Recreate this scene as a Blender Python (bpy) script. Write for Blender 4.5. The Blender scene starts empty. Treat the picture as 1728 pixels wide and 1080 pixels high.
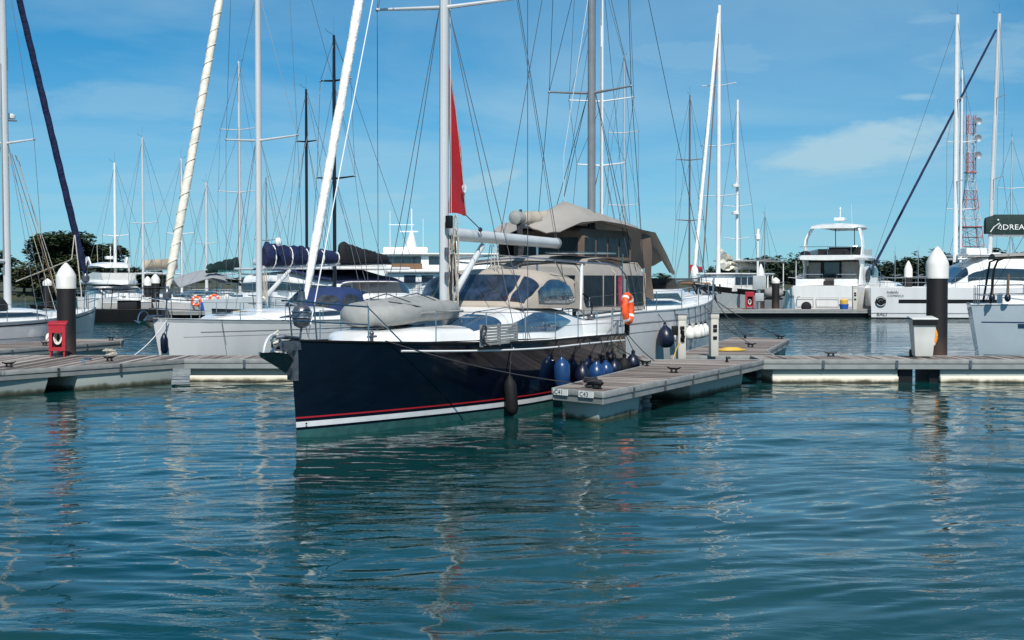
import bpy, bmesh, math, random
import numpy as np
from mathutils import Vector, Matrix
random.seed(7)
SC=bpy.context.scene; COL=SC.collection
R=math.radians
# ------------------------------------------------------------ camera
F=2400.0; PH=math.atan(70/2400.0); CH=2.7
cam=bpy.data.cameras.new('camera'); cam.sensor_width=36; cam.lens=F/1728*36; cam.clip_end=9000; cam.clip_start=.1
co=bpy.data.objects.new('camera',cam); COL.objects.link(co); co.location=(0,0,CH); co.rotation_euler=(R(90)-PH,0,0); SC.camera=co
def at(px,py,D):
    """world point at depth D (metres north of the quay edge) seen at photo pixel px,py"""
    v=540-py; ry=F*math.cos(PH)+v*math.sin(PH); rz=-F*math.sin(PH)+v*math.cos(PH); t=D/ry
    return Vector(((px-864)*t,D,CH+rz*t))
SC.view_settings.view_transform='Standard'; SC.view_settings.look='None'; SC.view_settings.exposure=0
SC.render.resolution_x=1024; SC.render.resolution_y=640
# ------------------------------------------------------------ materials
MT={}
def mat(name,col,rough=.5,metal=0,var=.12,vs=3.0,bump=0,bs=40,coat=0,spec=.5,streak=0):
    if name in MT: return MT[name]
    m=bpy.data.materials.new(name); m.use_nodes=True; nt=m.node_tree; N=nt.nodes; L=nt.links
    b=N['Principled BSDF']; b.inputs['Roughness'].default_value=rough; b.inputs['Metallic'].default_value=metal
    b.inputs['Coat Weight'].default_value=coat; b.inputs['Coat Roughness'].default_value=.03; b.inputs['Specular IOR Level'].default_value=spec
    tc=N.new('ShaderNodeTexCoord'); mp=N.new('ShaderNodeMapping'); L.new(tc.outputs['Object'],mp.inputs['Vector'])
    if streak: mp.inputs['Scale'].default_value=(1,1,.15)
    nz=N.new('ShaderNodeTexNoise'); nz.inputs['Scale'].default_value=vs; nz.inputs['Detail'].default_value=5; L.new(mp.outputs[0],nz.inputs['Vector'])
    rp=N.new('ShaderNodeValToRGB'); c=Vector(col[:3])
    rp.color_ramp.elements[0].position=.3; rp.color_ramp.elements[1].position=.7
    lo=c*(1-var); hi=c*(1+var*.6)
    rp.color_ramp.elements[0].color=(*lo,1); rp.color_ramp.elements[1].color=(min(hi[0],1),min(hi[1],1),min(hi[2],1),1)
    L.new(nz.outputs['Fac'],rp.inputs['Fac']); L.new(rp.outputs[0],b.inputs['Base Color'])
    if bump:
        n2=N.new('ShaderNodeTexNoise'); n2.inputs['Scale'].default_value=bs; n2.inputs['Detail'].default_value=3; L.new(tc.outputs['Object'],n2.inputs['Vector'])
        bp=N.new('ShaderNodeBump'); bp.inputs['Strength'].default_value=bump; bp.inputs['Distance'].default_value=.07 if bs<10 else .02; L.new(n2.outputs['Fac'],bp.inputs['Height']); L.new(bp.outputs[0],b.inputs['Normal'])
    MT[name]=m
    return m
def M(k): return MT[k]
mat('navy_gel',(.002,.004,.011),.10,coat=.2,spec=.4,var=.3,vs=1.5,bump=.05,bs=1.6)
mat('white_gel',(.80,.80,.78),.22,var=.06,coat=.3,streak=1)
mat('hull_white',(.66,.66,.66),.2,var=.07,coat=.4,vs=1.2,streak=1)
mat('hull_grey',(.36,.40,.42),.3,var=.08)
mat('hull_blue',(.44,.51,.56),.22,var=.08,coat=.4,vs=1.2)
mat('deck_white',(.80,.79,.76),.5,var=.06)
mat('anti',(.028,.105,.10),.6,var=.3,vs=6)
mat('stripe_red',(.45,.02,.03),.3)
mat('stripe_white',(.75,.75,.75),.3)
mat('stripe_navy',(.02,.03,.12),.4)
mat('black',(.006,.006,.007),.5,spec=.3,var=.3)
mat('rubber',(.007,.007,.008),.7,spec=.3,var=.3)
mat('steel',(.55,.56,.58),.25,metal=1,var=.1)
mat('steel_dark',(.16,.17,.19),.35,metal=.7,var=.3,vs=12)
mat('alu',(.60,.61,.61),.42,metal=.12,var=.1,vs=2,streak=1)
mat('alu_dark',(.27,.28,.29),.4,metal=.35,var=.15)
mat('wire',(.10,.11,.13),.4,metal=.3)
mat('wire_black',(.012,.014,.02),.5)
mat('wire_white',(.55,.55,.53),.6)
mat('mast_white',(.74,.74,.73),.35,var=.06)
mat('mast_black',(.006,.007,.012),.35,var=.2)
mat('mast_brown',(.16,.09,.07),.5)
mat('beige',(.40,.345,.285),.85,var=.1,vs=2,bump=.25,bs=6)
mat('taupe',(.32,.295,.265),.85,var=.12,vs=1.5,bump=.4,bs=2.2)
mat('brown_canvas',(.14,.10,.075),.85,var=.15)
mat('tan',(.44,.36,.26),.85,var=.12)
mat('navy_canvas',(.006,.014,.065),.8,var=.4,vs=4,bump=.8,bs=6)
mat('blue_canvas',(.012,.03,.11),.8,var=.2)
mat('black_canvas',(.007,.008,.011),.85,var=.4)
mat('green_canvas',(.003,.022,.020),.8,var=.25)
mat('teal_canvas',(.02,.18,.17),.8)
mat('turq',(.02,.42,.42),.7)
mat('grey_canvas',(.30,.31,.32),.85,var=.1)
mat('sail_white',(.82,.80,.75),.8,var=.14,vs=5,bump=.6,bs=7)
mat('sail_cream',(.72,.68,.58),.85,var=.2,vs=3,bump=.5,bs=4)
mat('ensign_red',(.27,.03,.06),.8,var=.6,vs=9)
mat('sail_red',(.50,.012,.02),.7,var=.1)
mat('red',(.40,.012,.025),.5,var=.15)
mat('orange',(.85,.10,.02),.55,var=.12)
mat('amber',(.80,.30,.03),.5)
mat('yellow',(.70,.42,.06),.6)
mat('hyp',(.30,.30,.285),.65,var=.15,vs=4,bump=.2,bs=8)
mat('glass_dark',(.012,.022,.038),.04,var=.2,coat=1)
mat('glass_blue',(.03,.065,.12),.05,var=.3,coat=1)
mat('vinyl',(.022,.032,.055),.10,var=.8,vs=4,coat=1,bump=.5,bs=5)
mat('window_dark',(.006,.007,.011),.3,var=.5,vs=3,bump=.2,bs=4,spec=.4)
mat('vinyl_grey',(.045,.05,.055),.22,var=.7,vs=3,coat=.1,bump=.4,bs=4)
mat('fender_navy',(.006,.010,.028),.35,var=.2)
mat('fender_blue',(.01,.045,.14),.3,var=.2)
mat('rope',(.42,.39,.33),.9,var=.3,vs=20)
mat('rope_dark',(.03,.03,.035),.9)
mat('teak',(.22,.12,.06),.6)
mat('cushion',(.10,.09,.085),.8)
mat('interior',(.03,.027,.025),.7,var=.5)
mat('paint_grey',(.35,.38,.39),.5)
mat('plastic_grey',(.62,.62,.58),.5,var=.07,streak=1)
mat('pedestal',(.52,.50,.44),.5,var=.1,streak=1)
mat('sign_white',(.75,.75,.72),.5,var=.05)
mat('ink',(.02,.02,.02),.6)
mat('ink_grey',(.12,.13,.14),.6)
mat('green',(.02,.22,.10),.6)
mat('blue_plastic',(.02,.10,.38),.5)
mat('cap_white',(.72,.71,.66),.5,var=.16,vs=4,streak=1)
mat('fascia',(.27,.275,.265),.75,var=.2,vs=4,bump=.4,bs=14)
mat('channel',(.30,.31,.30),.5,metal=.3,var=.15)
mat('hazy_steel_red',(.48,.17,.17),.5)  # tower red, lightened with distance haze mixed into the colour
mat('steel_white',(.60,.58,.58),.5)  # tower white, toned for the same distance haze
def wood():
    m=bpy.data.materials.new('deck_planks'); m.use_nodes=True; nt=m.node_tree; N=nt.nodes; L=nt.links; b=N['Principled BSDF']
    b.inputs['Roughness'].default_value=.8
    tc=N.new('ShaderNodeTexCoord'); sx=N.new('ShaderNodeSeparateXYZ'); L.new(tc.outputs['Object'],sx.inputs[0])
    def mth(op,a,bv=None,c=None):
        n=N.new('ShaderNodeMath'); n.operation=op
        for i,v in enumerate((a,bv)):
            if v is None: continue
            if isinstance(v,(int,float)): n.inputs[i].default_value=v
            else: L.new(v,n.inputs[i])
        return n.outputs[0]
    s=mth('DIVIDE',sx.outputs[0],.145); fl=mth('FLOOR',s); fr=mth('FRACT',s)
    cb=N.new('ShaderNodeCombineXYZ'); L.new(fl,cb.inputs[0])
    wn=N.new('ShaderNodeTexWhiteNoise'); L.new(cb.outputs[0],wn.inputs['Vector'])
    mp=N.new('ShaderNodeMapping'); mp.inputs['Scale'].default_value=(14,1.6,1); L.new(tc.outputs['Object'],mp.inputs['Vector'])
    nz=N.new('ShaderNodeTexNoise'); nz.inputs['Scale'].default_value=1.5; nz.inputs['Detail'].default_value=8; nz.inputs['Roughness'].default_value=.65; L.new(mp.outputs[0],nz.inputs['Vector'])
    n2=N.new('ShaderNodeTexNoise'); n2.inputs['Scale'].default_value=.7; n2.inputs['Detail'].default_value=5; L.new(tc.outputs['Object'],n2.inputs['Vector'])
    v=mth('ADD',mth('MULTIPLY',wn.outputs['Value'],.55),mth('ADD',mth('MULTIPLY',nz.outputs['Fac'],.55),mth('MULTIPLY',n2.outputs['Fac'],.35)))
    rp=N.new('ShaderNodeValToRGB'); e=rp.color_ramp.elements
    e[0].position=.3; e[0].color=(.035,.024,.018,1); e[1].position=1; e[1].color=(.46,.40,.35,1)
    k=e.new(.58); k.color=(.13,.098,.08,1); k=e.new(.76); k.color=(.26,.215,.185,1)
    L.new(v,rp.inputs['Fac'])
    gap=mth('LESS_THAN',fr,.12)
    mx=N.new('ShaderNodeMix'); mx.data_type='RGBA'; L.new(gap,mx.inputs['Factor']); L.new(rp.outputs[0],mx.inputs[6]); mx.inputs[7].default_value=(.012,.01,.01,1)
    L.new(mx.outputs[2],b.inputs['Base Color'])
    bp=N.new('ShaderNodeBump'); bp.inputs['Strength'].default_value=.5; bp.inputs['Distance'].default_value=.02
    L.new(mth('SUBTRACT',v,mth('MULTIPLY',gap,1.0)),bp.inputs['Height']); L.new(bp.outputs[0],b.inputs['Normal'])
    MT['planks']=m
wood()
def zramp(name,stops,rough,nscale=2,namp=.4):
    m=bpy.data.materials.new(name); m.use_nodes=True; nt=m.node_tree; N=nt.nodes; L=nt.links; b=N['Principled BSDF']; b.inputs['Roughness'].default_value=rough
    tc=N.new('ShaderNodeTexCoord'); sx=N.new('ShaderNodeSeparateXYZ'); L.new(tc.outputs['Object'],sx.inputs[0])
    nz=N.new('ShaderNodeTexNoise'); nz.inputs['Scale'].default_value=nscale; nz.inputs['Detail'].default_value=6; L.new(tc.outputs['Object'],nz.inputs['Vector'])
    a=N.new('ShaderNodeMath'); a.operation='MULTIPLY_ADD'; L.new(nz.outputs['Fac'],a.inputs[0]); a.inputs[1].default_value=namp; L.new(sx.outputs[2],a.inputs[2])
    s=N.new('ShaderNodeMath'); s.operation='DIVIDE'; L.new(a.outputs[0],s.inputs[0]); s.inputs[1].default_value=4
    rp=N.new('ShaderNodeValToRGB'); e=rp.color_ramp.elements
    for i,(z,c) in enumerate(stops):
        if i<2: e[i].position=z/4; e[i].color=(*c,1)
        else: k=e.new(z/4); k.color=(*c,1)
    L.new(s.outputs[0],rp.inputs['Fac']); L.new(rp.outputs[0],b.inputs['Base Color']); MT[name]=m
zramp('pile',[(.3,(.02,.016,.013)),(1.7,(.008,.006,.006)),(.75,(.12,.05,.03)),(1.15,(.045,.028,.022))],.6,3,.8)
zramp('float_grey',[(.10,(.035,.04,.025)),(.60,(.43,.48,.45)),(.16,(.12,.13,.09)),(.22,(.36,.40,.37))],.75,4,.16)
zramp('float_cream',[(.10,(.05,.045,.03)),(.60,(.76,.73,.65)),(.135,(.40,.35,.24)),(.18,(.70,.66,.56))],.75,4,.14)
# ------------------------------------------------------------ mesh builder
LOOSE={'side_window','roller','reflective_band','saloon_window','cabin_window','windscreen','front_window','locker_door','side_wing','skin_fitting','deck_hatch','antifouling','boot_stripe','pin_stripe','stripe','rub_rail','solar_panel','toe_rail','side_wing','transom_bulwark','canopy_post','winch','hull_window','furler_cage','window','enclosure_hoop','guide'}
YSPLIT={'pushpit','coaming','stem_plate','deck_vent','pulpit_brace'}
class MB:
    def __init__(s): s.v=[]; s.f=[]
    def add(s,vs,fs):
        o=len(s.v); s.v+= [tuple(p) for p in vs]; s.f+=[tuple(i+o for i in f) for f in fs]; return s
    def box(s,x0,x1,y0,y1,z0,z1,T=None):
        vs=[Vector(p) for p in ((x0,y0,z0),(x1,y0,z0),(x1,y1,z0),(x0,y1,z0),(x0,y0,z1),(x1,y0,z1),(x1,y1,z1),(x0,y1,z1))]
        if T: vs=[T@p for p in vs]
        return s.add(vs,[(0,3,2,1),(4,5,6,7),(0,1,5,4),(1,2,6,5),(2,3,7,6),(3,0,4,7)])
    def tube(s,pts,r,n=6,sx=1.0,caps=True):
        pts=[Vector(p) for p in pts]; m=len(pts); rr=r if isinstance(r,(list,tuple)) else [r]*m
        o=len(s.v); up=Vector((0,0,1))
        for i,p in enumerate(pts):
            d=(pts[min(i+1,m-1)]-pts[max(i-1,0)]).normalized()
            if abs(d.dot(up))>.95: a=Vector((1,0,0))
            else: a=up
            u=d.cross(a).normalized(); w=d.cross(u).normalized()
            if i and u.dot(pu)<0: u=-u; w=-w
            pu=u
            for k in range(n):
                an=2*math.pi*k/n; s.v.append(tuple(p+u*math.cos(an)*rr[i]*sx+w*math.sin(an)*rr[i]))
        for i in range(m-1):
            for k in range(n):
                a=o+i*n+k; b=o+i*n+(k+1)%n; s.f.append((a,b,b+n,a+n))
        if caps: s.f.append(tuple(range(o+n-1,o-1,-1))); s.f.append(tuple(range(o+(m-1)*n,o+m*n)))
        return s
    def lathe(s,prof,c=(0,0,0),n=16,T=None,sq=1.0):
        o=len(s.v); c=Vector(c)
        for r,z in prof:
            for k in range(n):
                a=2*math.pi*k/n; p=Vector((r*math.cos(a),r*math.sin(a)*sq,z))
                if T: p=T@p
                s.v.append(tuple(p+c))
        for i in range(len(prof)-1):
            for k in range(n):
                a=o+i*n+k; b=o+i*n+(k+1)%n; s.f.append((a,b,b+n,a+n))
        s.f.append(tuple(range(o+n-1,o-1,-1))); s.f.append(tuple(range(o+(len(prof)-1)*n,o+len(prof)*n)))
        return s
    def ball(s,c,r,n=12,m=8,sc=(1,1,1),T=None):
        pr=[(math.sin(math.pi*i/m)*r+1e-4,-math.cos(math.pi*i/m)*r) for i in range(m+1)]
        o=len(s.v); s.lathe(pr,(0,0,0),n)
        for i in range(o,len(s.v)):
            p=Vector((s.v[i][0]*sc[0],s.v[i][1]*sc[1],s.v[i][2]*sc[2]))
            if T: p=T@p
            s.v[i]=tuple(p+Vector(c))
        return s
    def grid(s,rows,closed=False):
        o=len(s.v); n=len(rows[0])
        for r in rows: s.v+=[tuple(p) for p in r]
        for i in range(len(rows)-1):
            for k in range(n if closed else n-1):
                a=o+i*n+k; b=o+i*n+(k+1)%n; s.f.append((a,b,b+n,a+n))
        return s
    def poly(s,pts): return s.add(pts,[tuple(range(len(pts)))])
    def prism(s,poly,z0,z1):
        n=len(poly); vs=[(x,y,z0) for x,y in poly]+[(x,y,z1) for x,y in poly]
        return s.add(vs,[tuple(range(n-1,-1,-1)),tuple(range(n,2*n))]+[(i,(i+1)%n,(i+1)%n+n,i+n) for i in range(n)])
    def slab(s,pts,th,d=None):
        """thick sheet from a planar-ish outline of 3-D points"""
        pts=[Vector(p) for p in pts]; n=len(pts)
        if d is None: d=(pts[1]-pts[0]).cross(pts[2]-pts[0]).normalized()
        d=Vector(d)*th; vs=pts+[p+d for p in pts]
        return s.add(vs,[tuple(range(n-1,-1,-1)),tuple(range(n,2*n))]+[(i,(i+1)%n,(i+1)%n+n,i+n) for i in range(n)])
    def pieces(s,mode):
        if mode=='y':
            out=[]
            for sg in (-1,1):
                fs=[f for f in s.f if (sum(s.v[i][1] for i in f)/len(f))*sg>=0]
                if fs: out.append(fs)
        else:
            p=list(range(len(s.v)))
            def fd(a):
                while p[a]!=a: p[a]=p[p[a]]; a=p[a]
                return a
            for f in s.f:
                for i in f[1:]: p[fd(i)]=fd(f[0])
            g={}
            for f in s.f: g.setdefault(fd(f[0]),[]).append(f)
            out=list(g.values())
        res=[]
        for fs in out:
            mp={}; q=MB()
            for f in fs:
                for i in f:
                    if i not in mp: mp[i]=len(q.v); q.v.append(s.v[i])
                q.f.append(tuple(mp[i] for i in f))
            res.append(q)
        return res
    def build(s,name,m,parent=None,sharp=38,bevel=0,recalc=True):
        mode='l' if name in LOOSE else 'y' if name in YSPLIT else None
        if mode and len(s.v):
            ps=s.pieces(mode)
            if 1<len(ps)<14: return [q._build(name,m,parent,sharp,bevel,recalc) for q in ps][0]
        return s._build(name,m,parent,sharp,bevel,recalc)
    def _build(s,name,m,parent=None,sharp=38,bevel=0,recalc=True):
        me=bpy.data.meshes.new(name); me.from_pydata(s.v,[],s.f)
        bm=bmesh.new(); bm.from_mesh(me)
        if recalc: bmesh.ops.recalc_face_normals(bm,faces=bm.faces)
        if bevel: bmesh.ops.bevel(bm,geom=[e for e in bm.edges if e.is_manifold and e.calc_face_angle(0)>.6],offset=bevel,segments=2,affect='EDGES',profile=.5)
        bm.to_mesh(me); bm.free()
        me.polygons.foreach_set('use_smooth',[True]*len(me.polygons)); me.set_sharp_from_angle(angle=R(sharp))
        me.materials.append(M(m) if isinstance(m,str) else m)
        o=bpy.data.objects.new(name,me); COL.objects.link(o)
        if parent: o.parent=parent
        return o
def tag(o,label=None,cat=None,group=None,kind=None):
    if label: o['label']=label
    if cat: o['category']=cat
    if group: o['group']=group
    if kind: o['kind']=kind
    return o
def empty(name,loc=(0,0,0),ang=0,label=None,cat=None,group=None):
    o=bpy.data.objects.new(name,None); COL.objects.link(o); o.location=loc; o.rotation_euler=(0,0,R(ang)); o.empty_display_size=.2
    return tag(o,label,cat,group)
def world2loc(root,p):
    c,s=math.cos(root.rotation_euler.z),math.sin(root.rotation_euler.z); d=Vector(p)-root.location
    return Vector((d.x*c+d.y*s,-d.x*s+d.y*c,d.z))
KIDS={}
def copy_tree(o,parent=None):
    c=o.copy(); COL.objects.link(c)
    if parent: c.parent=parent
    for ch in [x for x in COL.objects if x.parent==o]: copy_tree(ch,c)
    return c
def text(s,size,m,parent,origin,xdir,updir,name='lettering',squash=1.0,off=.003):
    cu=bpy.data.curves.new('t','FONT'); cu.body=s; cu.size=size; cu.resolution_u=2
    to=bpy.data.objects.new('t',cu); COL.objects.link(to); bpy.context.view_layer.update()
    me=bpy.data.meshes.new_from_object(to); bpy.data.objects.remove(to); bpy.data.curves.remove(cu)
    xd=Vector(xdir).normalized(); ud=Vector(updir).normalized(); nd=xd.cross(ud)
    for v in me.vertices: v.co=Vector(origin)+xd*v.co.x*squash+ud*v.co.y+nd*off
    me.materials.clear(); me.materials.append(M(m)); me.name=name
    o=bpy.data.objects.new(name,me); COL.objects.link(o)
    if parent: o.parent=parent
    return o
def lerp(a,b,t): return a+(b-a)*t
def pw(x,tb):
    if x<=tb[0][0]: return tb[0][1]
    for (a,b),(c,d) in zip(tb,tb[1:]):
        if x<=c: return lerp(b,d,(x-a)/(c-a))
    return tb[-1][1]
def smooth_pw(x,tb):
    xs=[a for a,b in tb]
    if x<=xs[0]: return tb[0][1]
    for (a,b),(c,d) in zip(tb,tb[1:]):
        if x<=c:
            t=(x-a)/(c-a); t=t*t*(3-2*t); return lerp(b,d,t)
    return tb[-1][1]
def catenary(a,b,sag,n=10):
    a=Vector(a);b=Vector(b)
    return [a.lerp(b,i/n)-Vector((0,0,sag*4*(i/n)*(1-i/n))) for i in range(n+1)]
# ------------------------------------------------------------ hull surface
class Hull:
    def __init__(s,L,B,fb,rake=.25,tr=.78,k=.80,p=.55,srake=-.25,draft=.35,power=1.9):
        s.L=L;s.B=B;s.fb=fb;s.rake=rake;s.tr=tr;s.k=k;s.p=p;s.sr=srake;s.dr=draft;s.pw=power
    def sheer(s,t):
        f0,fm,f1=s.fb; return pw(t,[(0,f0)]) if t<=0 else f0+(fm-f0)*(1-(1-min(t/.6,1))**2)+ (0 if t<.6 else (f1-fm)*((t-.6)/.4)**1.5)
    def hb(s,t):
        p=s.p
        if t<p: return s.B/2*(max(0,1-(1-t/p)**s.pw))**.95
        return s.B/2*(1-(1-s.tr)*((t-p)/(1-p))**2)
    def z2v(s,t,z): return (z+s.dr)/(s.sheer(t)+s.dr)
    def pt(s,t,v,side=-1,off=0):
        sh=s.sheer(t); z=-s.dr+(sh+s.dr)*v
        k=lerp(s.k*.55,s.k,min(1,t/.45)); y=s.hb(t)*(k+(1-k)*max(v,0)**.62)
        x=t*s.L-s.rake*(z/s.fb[0])*(1-t)**5+s.sr*(z/s.fb[2])*t**10
        p=Vector((x,side*y,z))
        if off:
            e=.004; a=s.pt(min(t+e,1),v,side)-s.pt(max(t-e,0),v,side); b=s.pt(t,min(v+e,1),side)-s.pt(t,v-e,side)
            n=a.cross(b)
            if n.length<1e-9: n=Vector((0,side,0))
            n.normalize()
            if n.y*side<0: n=-n
            p=p+n*off
        return p
    def ts(s,n): return [ (i/n)**1.35 for i in range(n+1)]
    def shell(s,n=28,m=9):
        mb=MB(); rows=[]
        for t in s.ts(n):
            a=[s.pt(t,j/m,-1) for j in range(m+1)]; b=[s.pt(t,j/m,1) for j in range(m,-1,-1)] if False else [s.pt(t,j/m,1) for j in range(m+1)][::-1]
            rows.append(a[::-1]+b[::-1])   # port sheer -> keel -> starboard sheer
        mb.grid(rows)
        mb.poly(rows[-1]); return mb
    def band(s,z0,z1,t0,t1,off=.004,side=-1,n=30,both=False):
        mb=MB()
        for sd in ((-1,1) if both else (side,)):
            rows=[]
            for i in range(n+1):
                t=lerp(t0,t1,i/n); a=z0(t) if callable(z0) else z0; b=z1(t) if callable(z1) else z1
                rows.append([s.pt(t,s.z2v(t,lerp(a,b,j/3)),sd,off) for j in range(4)])
            mb.grid(rows)
        return mb
    def deck(s,n=24,drop=.03,camber=.06):
        mb=MB(); rows=[]
        for t in s.ts(n):
            v=s.z2v(t,s.sheer(t)-drop); a=s.pt(t,v,-1); b=s.pt(t,v,1)
            rows.append([a.lerp(b,j/6)+Vector((0,0,camber*(1-(j/3-1)**2)*min(1,s.hb(t)))) for j in range(7)])
        return mb.grid(rows)
    def toe(s,r=.022,n=36,h=.0,t0=0,t1=1):
        mb=MB()
        for sd in (-1,1): mb.tube([s.pt(lerp(t0,t1,i/n),1,sd)+Vector((0,0,h)) for i in range(n+1)],r,5)
        return mb
# superellipse cabin
class Cabin:
    def __init__(s,W,Hh,Z,e=.42): s.W=W;s.H=Hh;s.Z=Z;s.e=e
    def sec(s,x,n=14):
        w=smooth_pw(x,s.W);h=smooth_pw(x,s.H);z=pw(x,s.Z); out=[]
        for i in range(n+1):
            a=math.pi*i/n; c=math.cos(a); si=max(math.sin(a),0)
            out.append(Vector((x,-w*math.copysign(abs(c)**s.e,c),z+h*si**s.e)))
        return out
    def mesh(s,x0,x1,n=20):
        mb=MB(); rows=[s.sec(lerp(x0,x1,i/n)) for i in range(n+1)]; mb.grid(rows); mb.poly(rows[0]); mb.poly(rows[-1]); return mb
    def side(s,x,q,sd=-1,off=.006):
        w=smooth_pw(x,s.W);h=smooth_pw(x,s.H);z=pw(x,s.Z)
        y=w*(max(0,1-q**(2/s.e)))**(s.e/2); return Vector((x,sd*(y+off),z+h*q+off*.3))
    def win(s,lo,hi,n=14,sd=-1,off=.006,both=True,mb=None):
        mb=mb or MB(); x0=lo[0][0];x1=lo[-1][0]
        for k in ((-1,1) if both else (sd,)):
            mb.grid([[s.side(lerp(x0,x1,i/n),lerp(pw(lerp(x0,x1,i/n),lo),pw(lerp(x0,x1,i/n),hi),j/4),k,off) for j in range(5)] for i in range(n+1)])
        return mb
def shroud(a,b,r,m,parent,name='shroud'):
    pts=[Vector(p) for p in ((a,b) if not isinstance(a,list) else a)]
    return MB().tube(pts,r,4,caps=False).build(name,m,parent)
def sailtube(a,b,r0,r1,m,parent,name='furled_headsail',n=40,twist=14):
    a=Vector(a);b=Vector(b); d=(b-a).normalized(); u=d.cross(Vector((0,1,0))).normalized(); w=d.cross(u); mb=MB(); rows=[]; K=10
    for i in range(n+1):
        t=i/n; r=lerp(r0,r1,t)*(1+.02*math.sin(t*37)+.025*math.sin(t*91+1)); r*= min(1,.45+t*14); c=a.lerp(b,t)
        rows.append([c+(u*math.cos(2*math.pi*k/K)+w*math.sin(2*math.pi*k/K))*r*(1+.05*math.cos(2*math.pi*k/K*1-t*twist*2*math.pi)) for k in range(K)])
    mb.grid(rows,True); return mb.build(name,m,parent,sharp=60)
def bag(a,b,h0,h1,w0,w1,m,parent,name='sail_cover',n=24,seed=0,drop=.0):
    """sail stowed on a boom: a,b = lower centre line ends"""
    rnd=random.Random(seed); a=Vector(a);b=Vector(b); d=(b-a); d.z=0; d.normalize(); w=Vector((-d.y,d.x,0)); mb=MB(); rows=[]
    for i in range(n+1):
        t=i/n; c=a.lerp(b,t)-Vector((0,0,drop*4*t*(1-t))); h=lerp(h0,h1,t)*(1+.08*rnd.uniform(-1,1)); ww=lerp(w0,w1,t)*(1+.15*rnd.uniform(-1,1))
        if i in(0,n): h*=.75; ww*=.6
        rows.append([c+w*ww*x*rnd.uniform(.88,1.12)+Vector((0,0,h*z*rnd.uniform(.93,1.07))) for x,z in ((.5,0),(1,.3),(.85,.6),(.35,1),(-.35,1),(-.85,.6),(-1,.3),(-.5,0))])
    mb.grid(rows,True); mb.poly(rows[0]); mb.poly(rows[-1]); return mb.build(name,m,parent,sharp=70)
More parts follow.
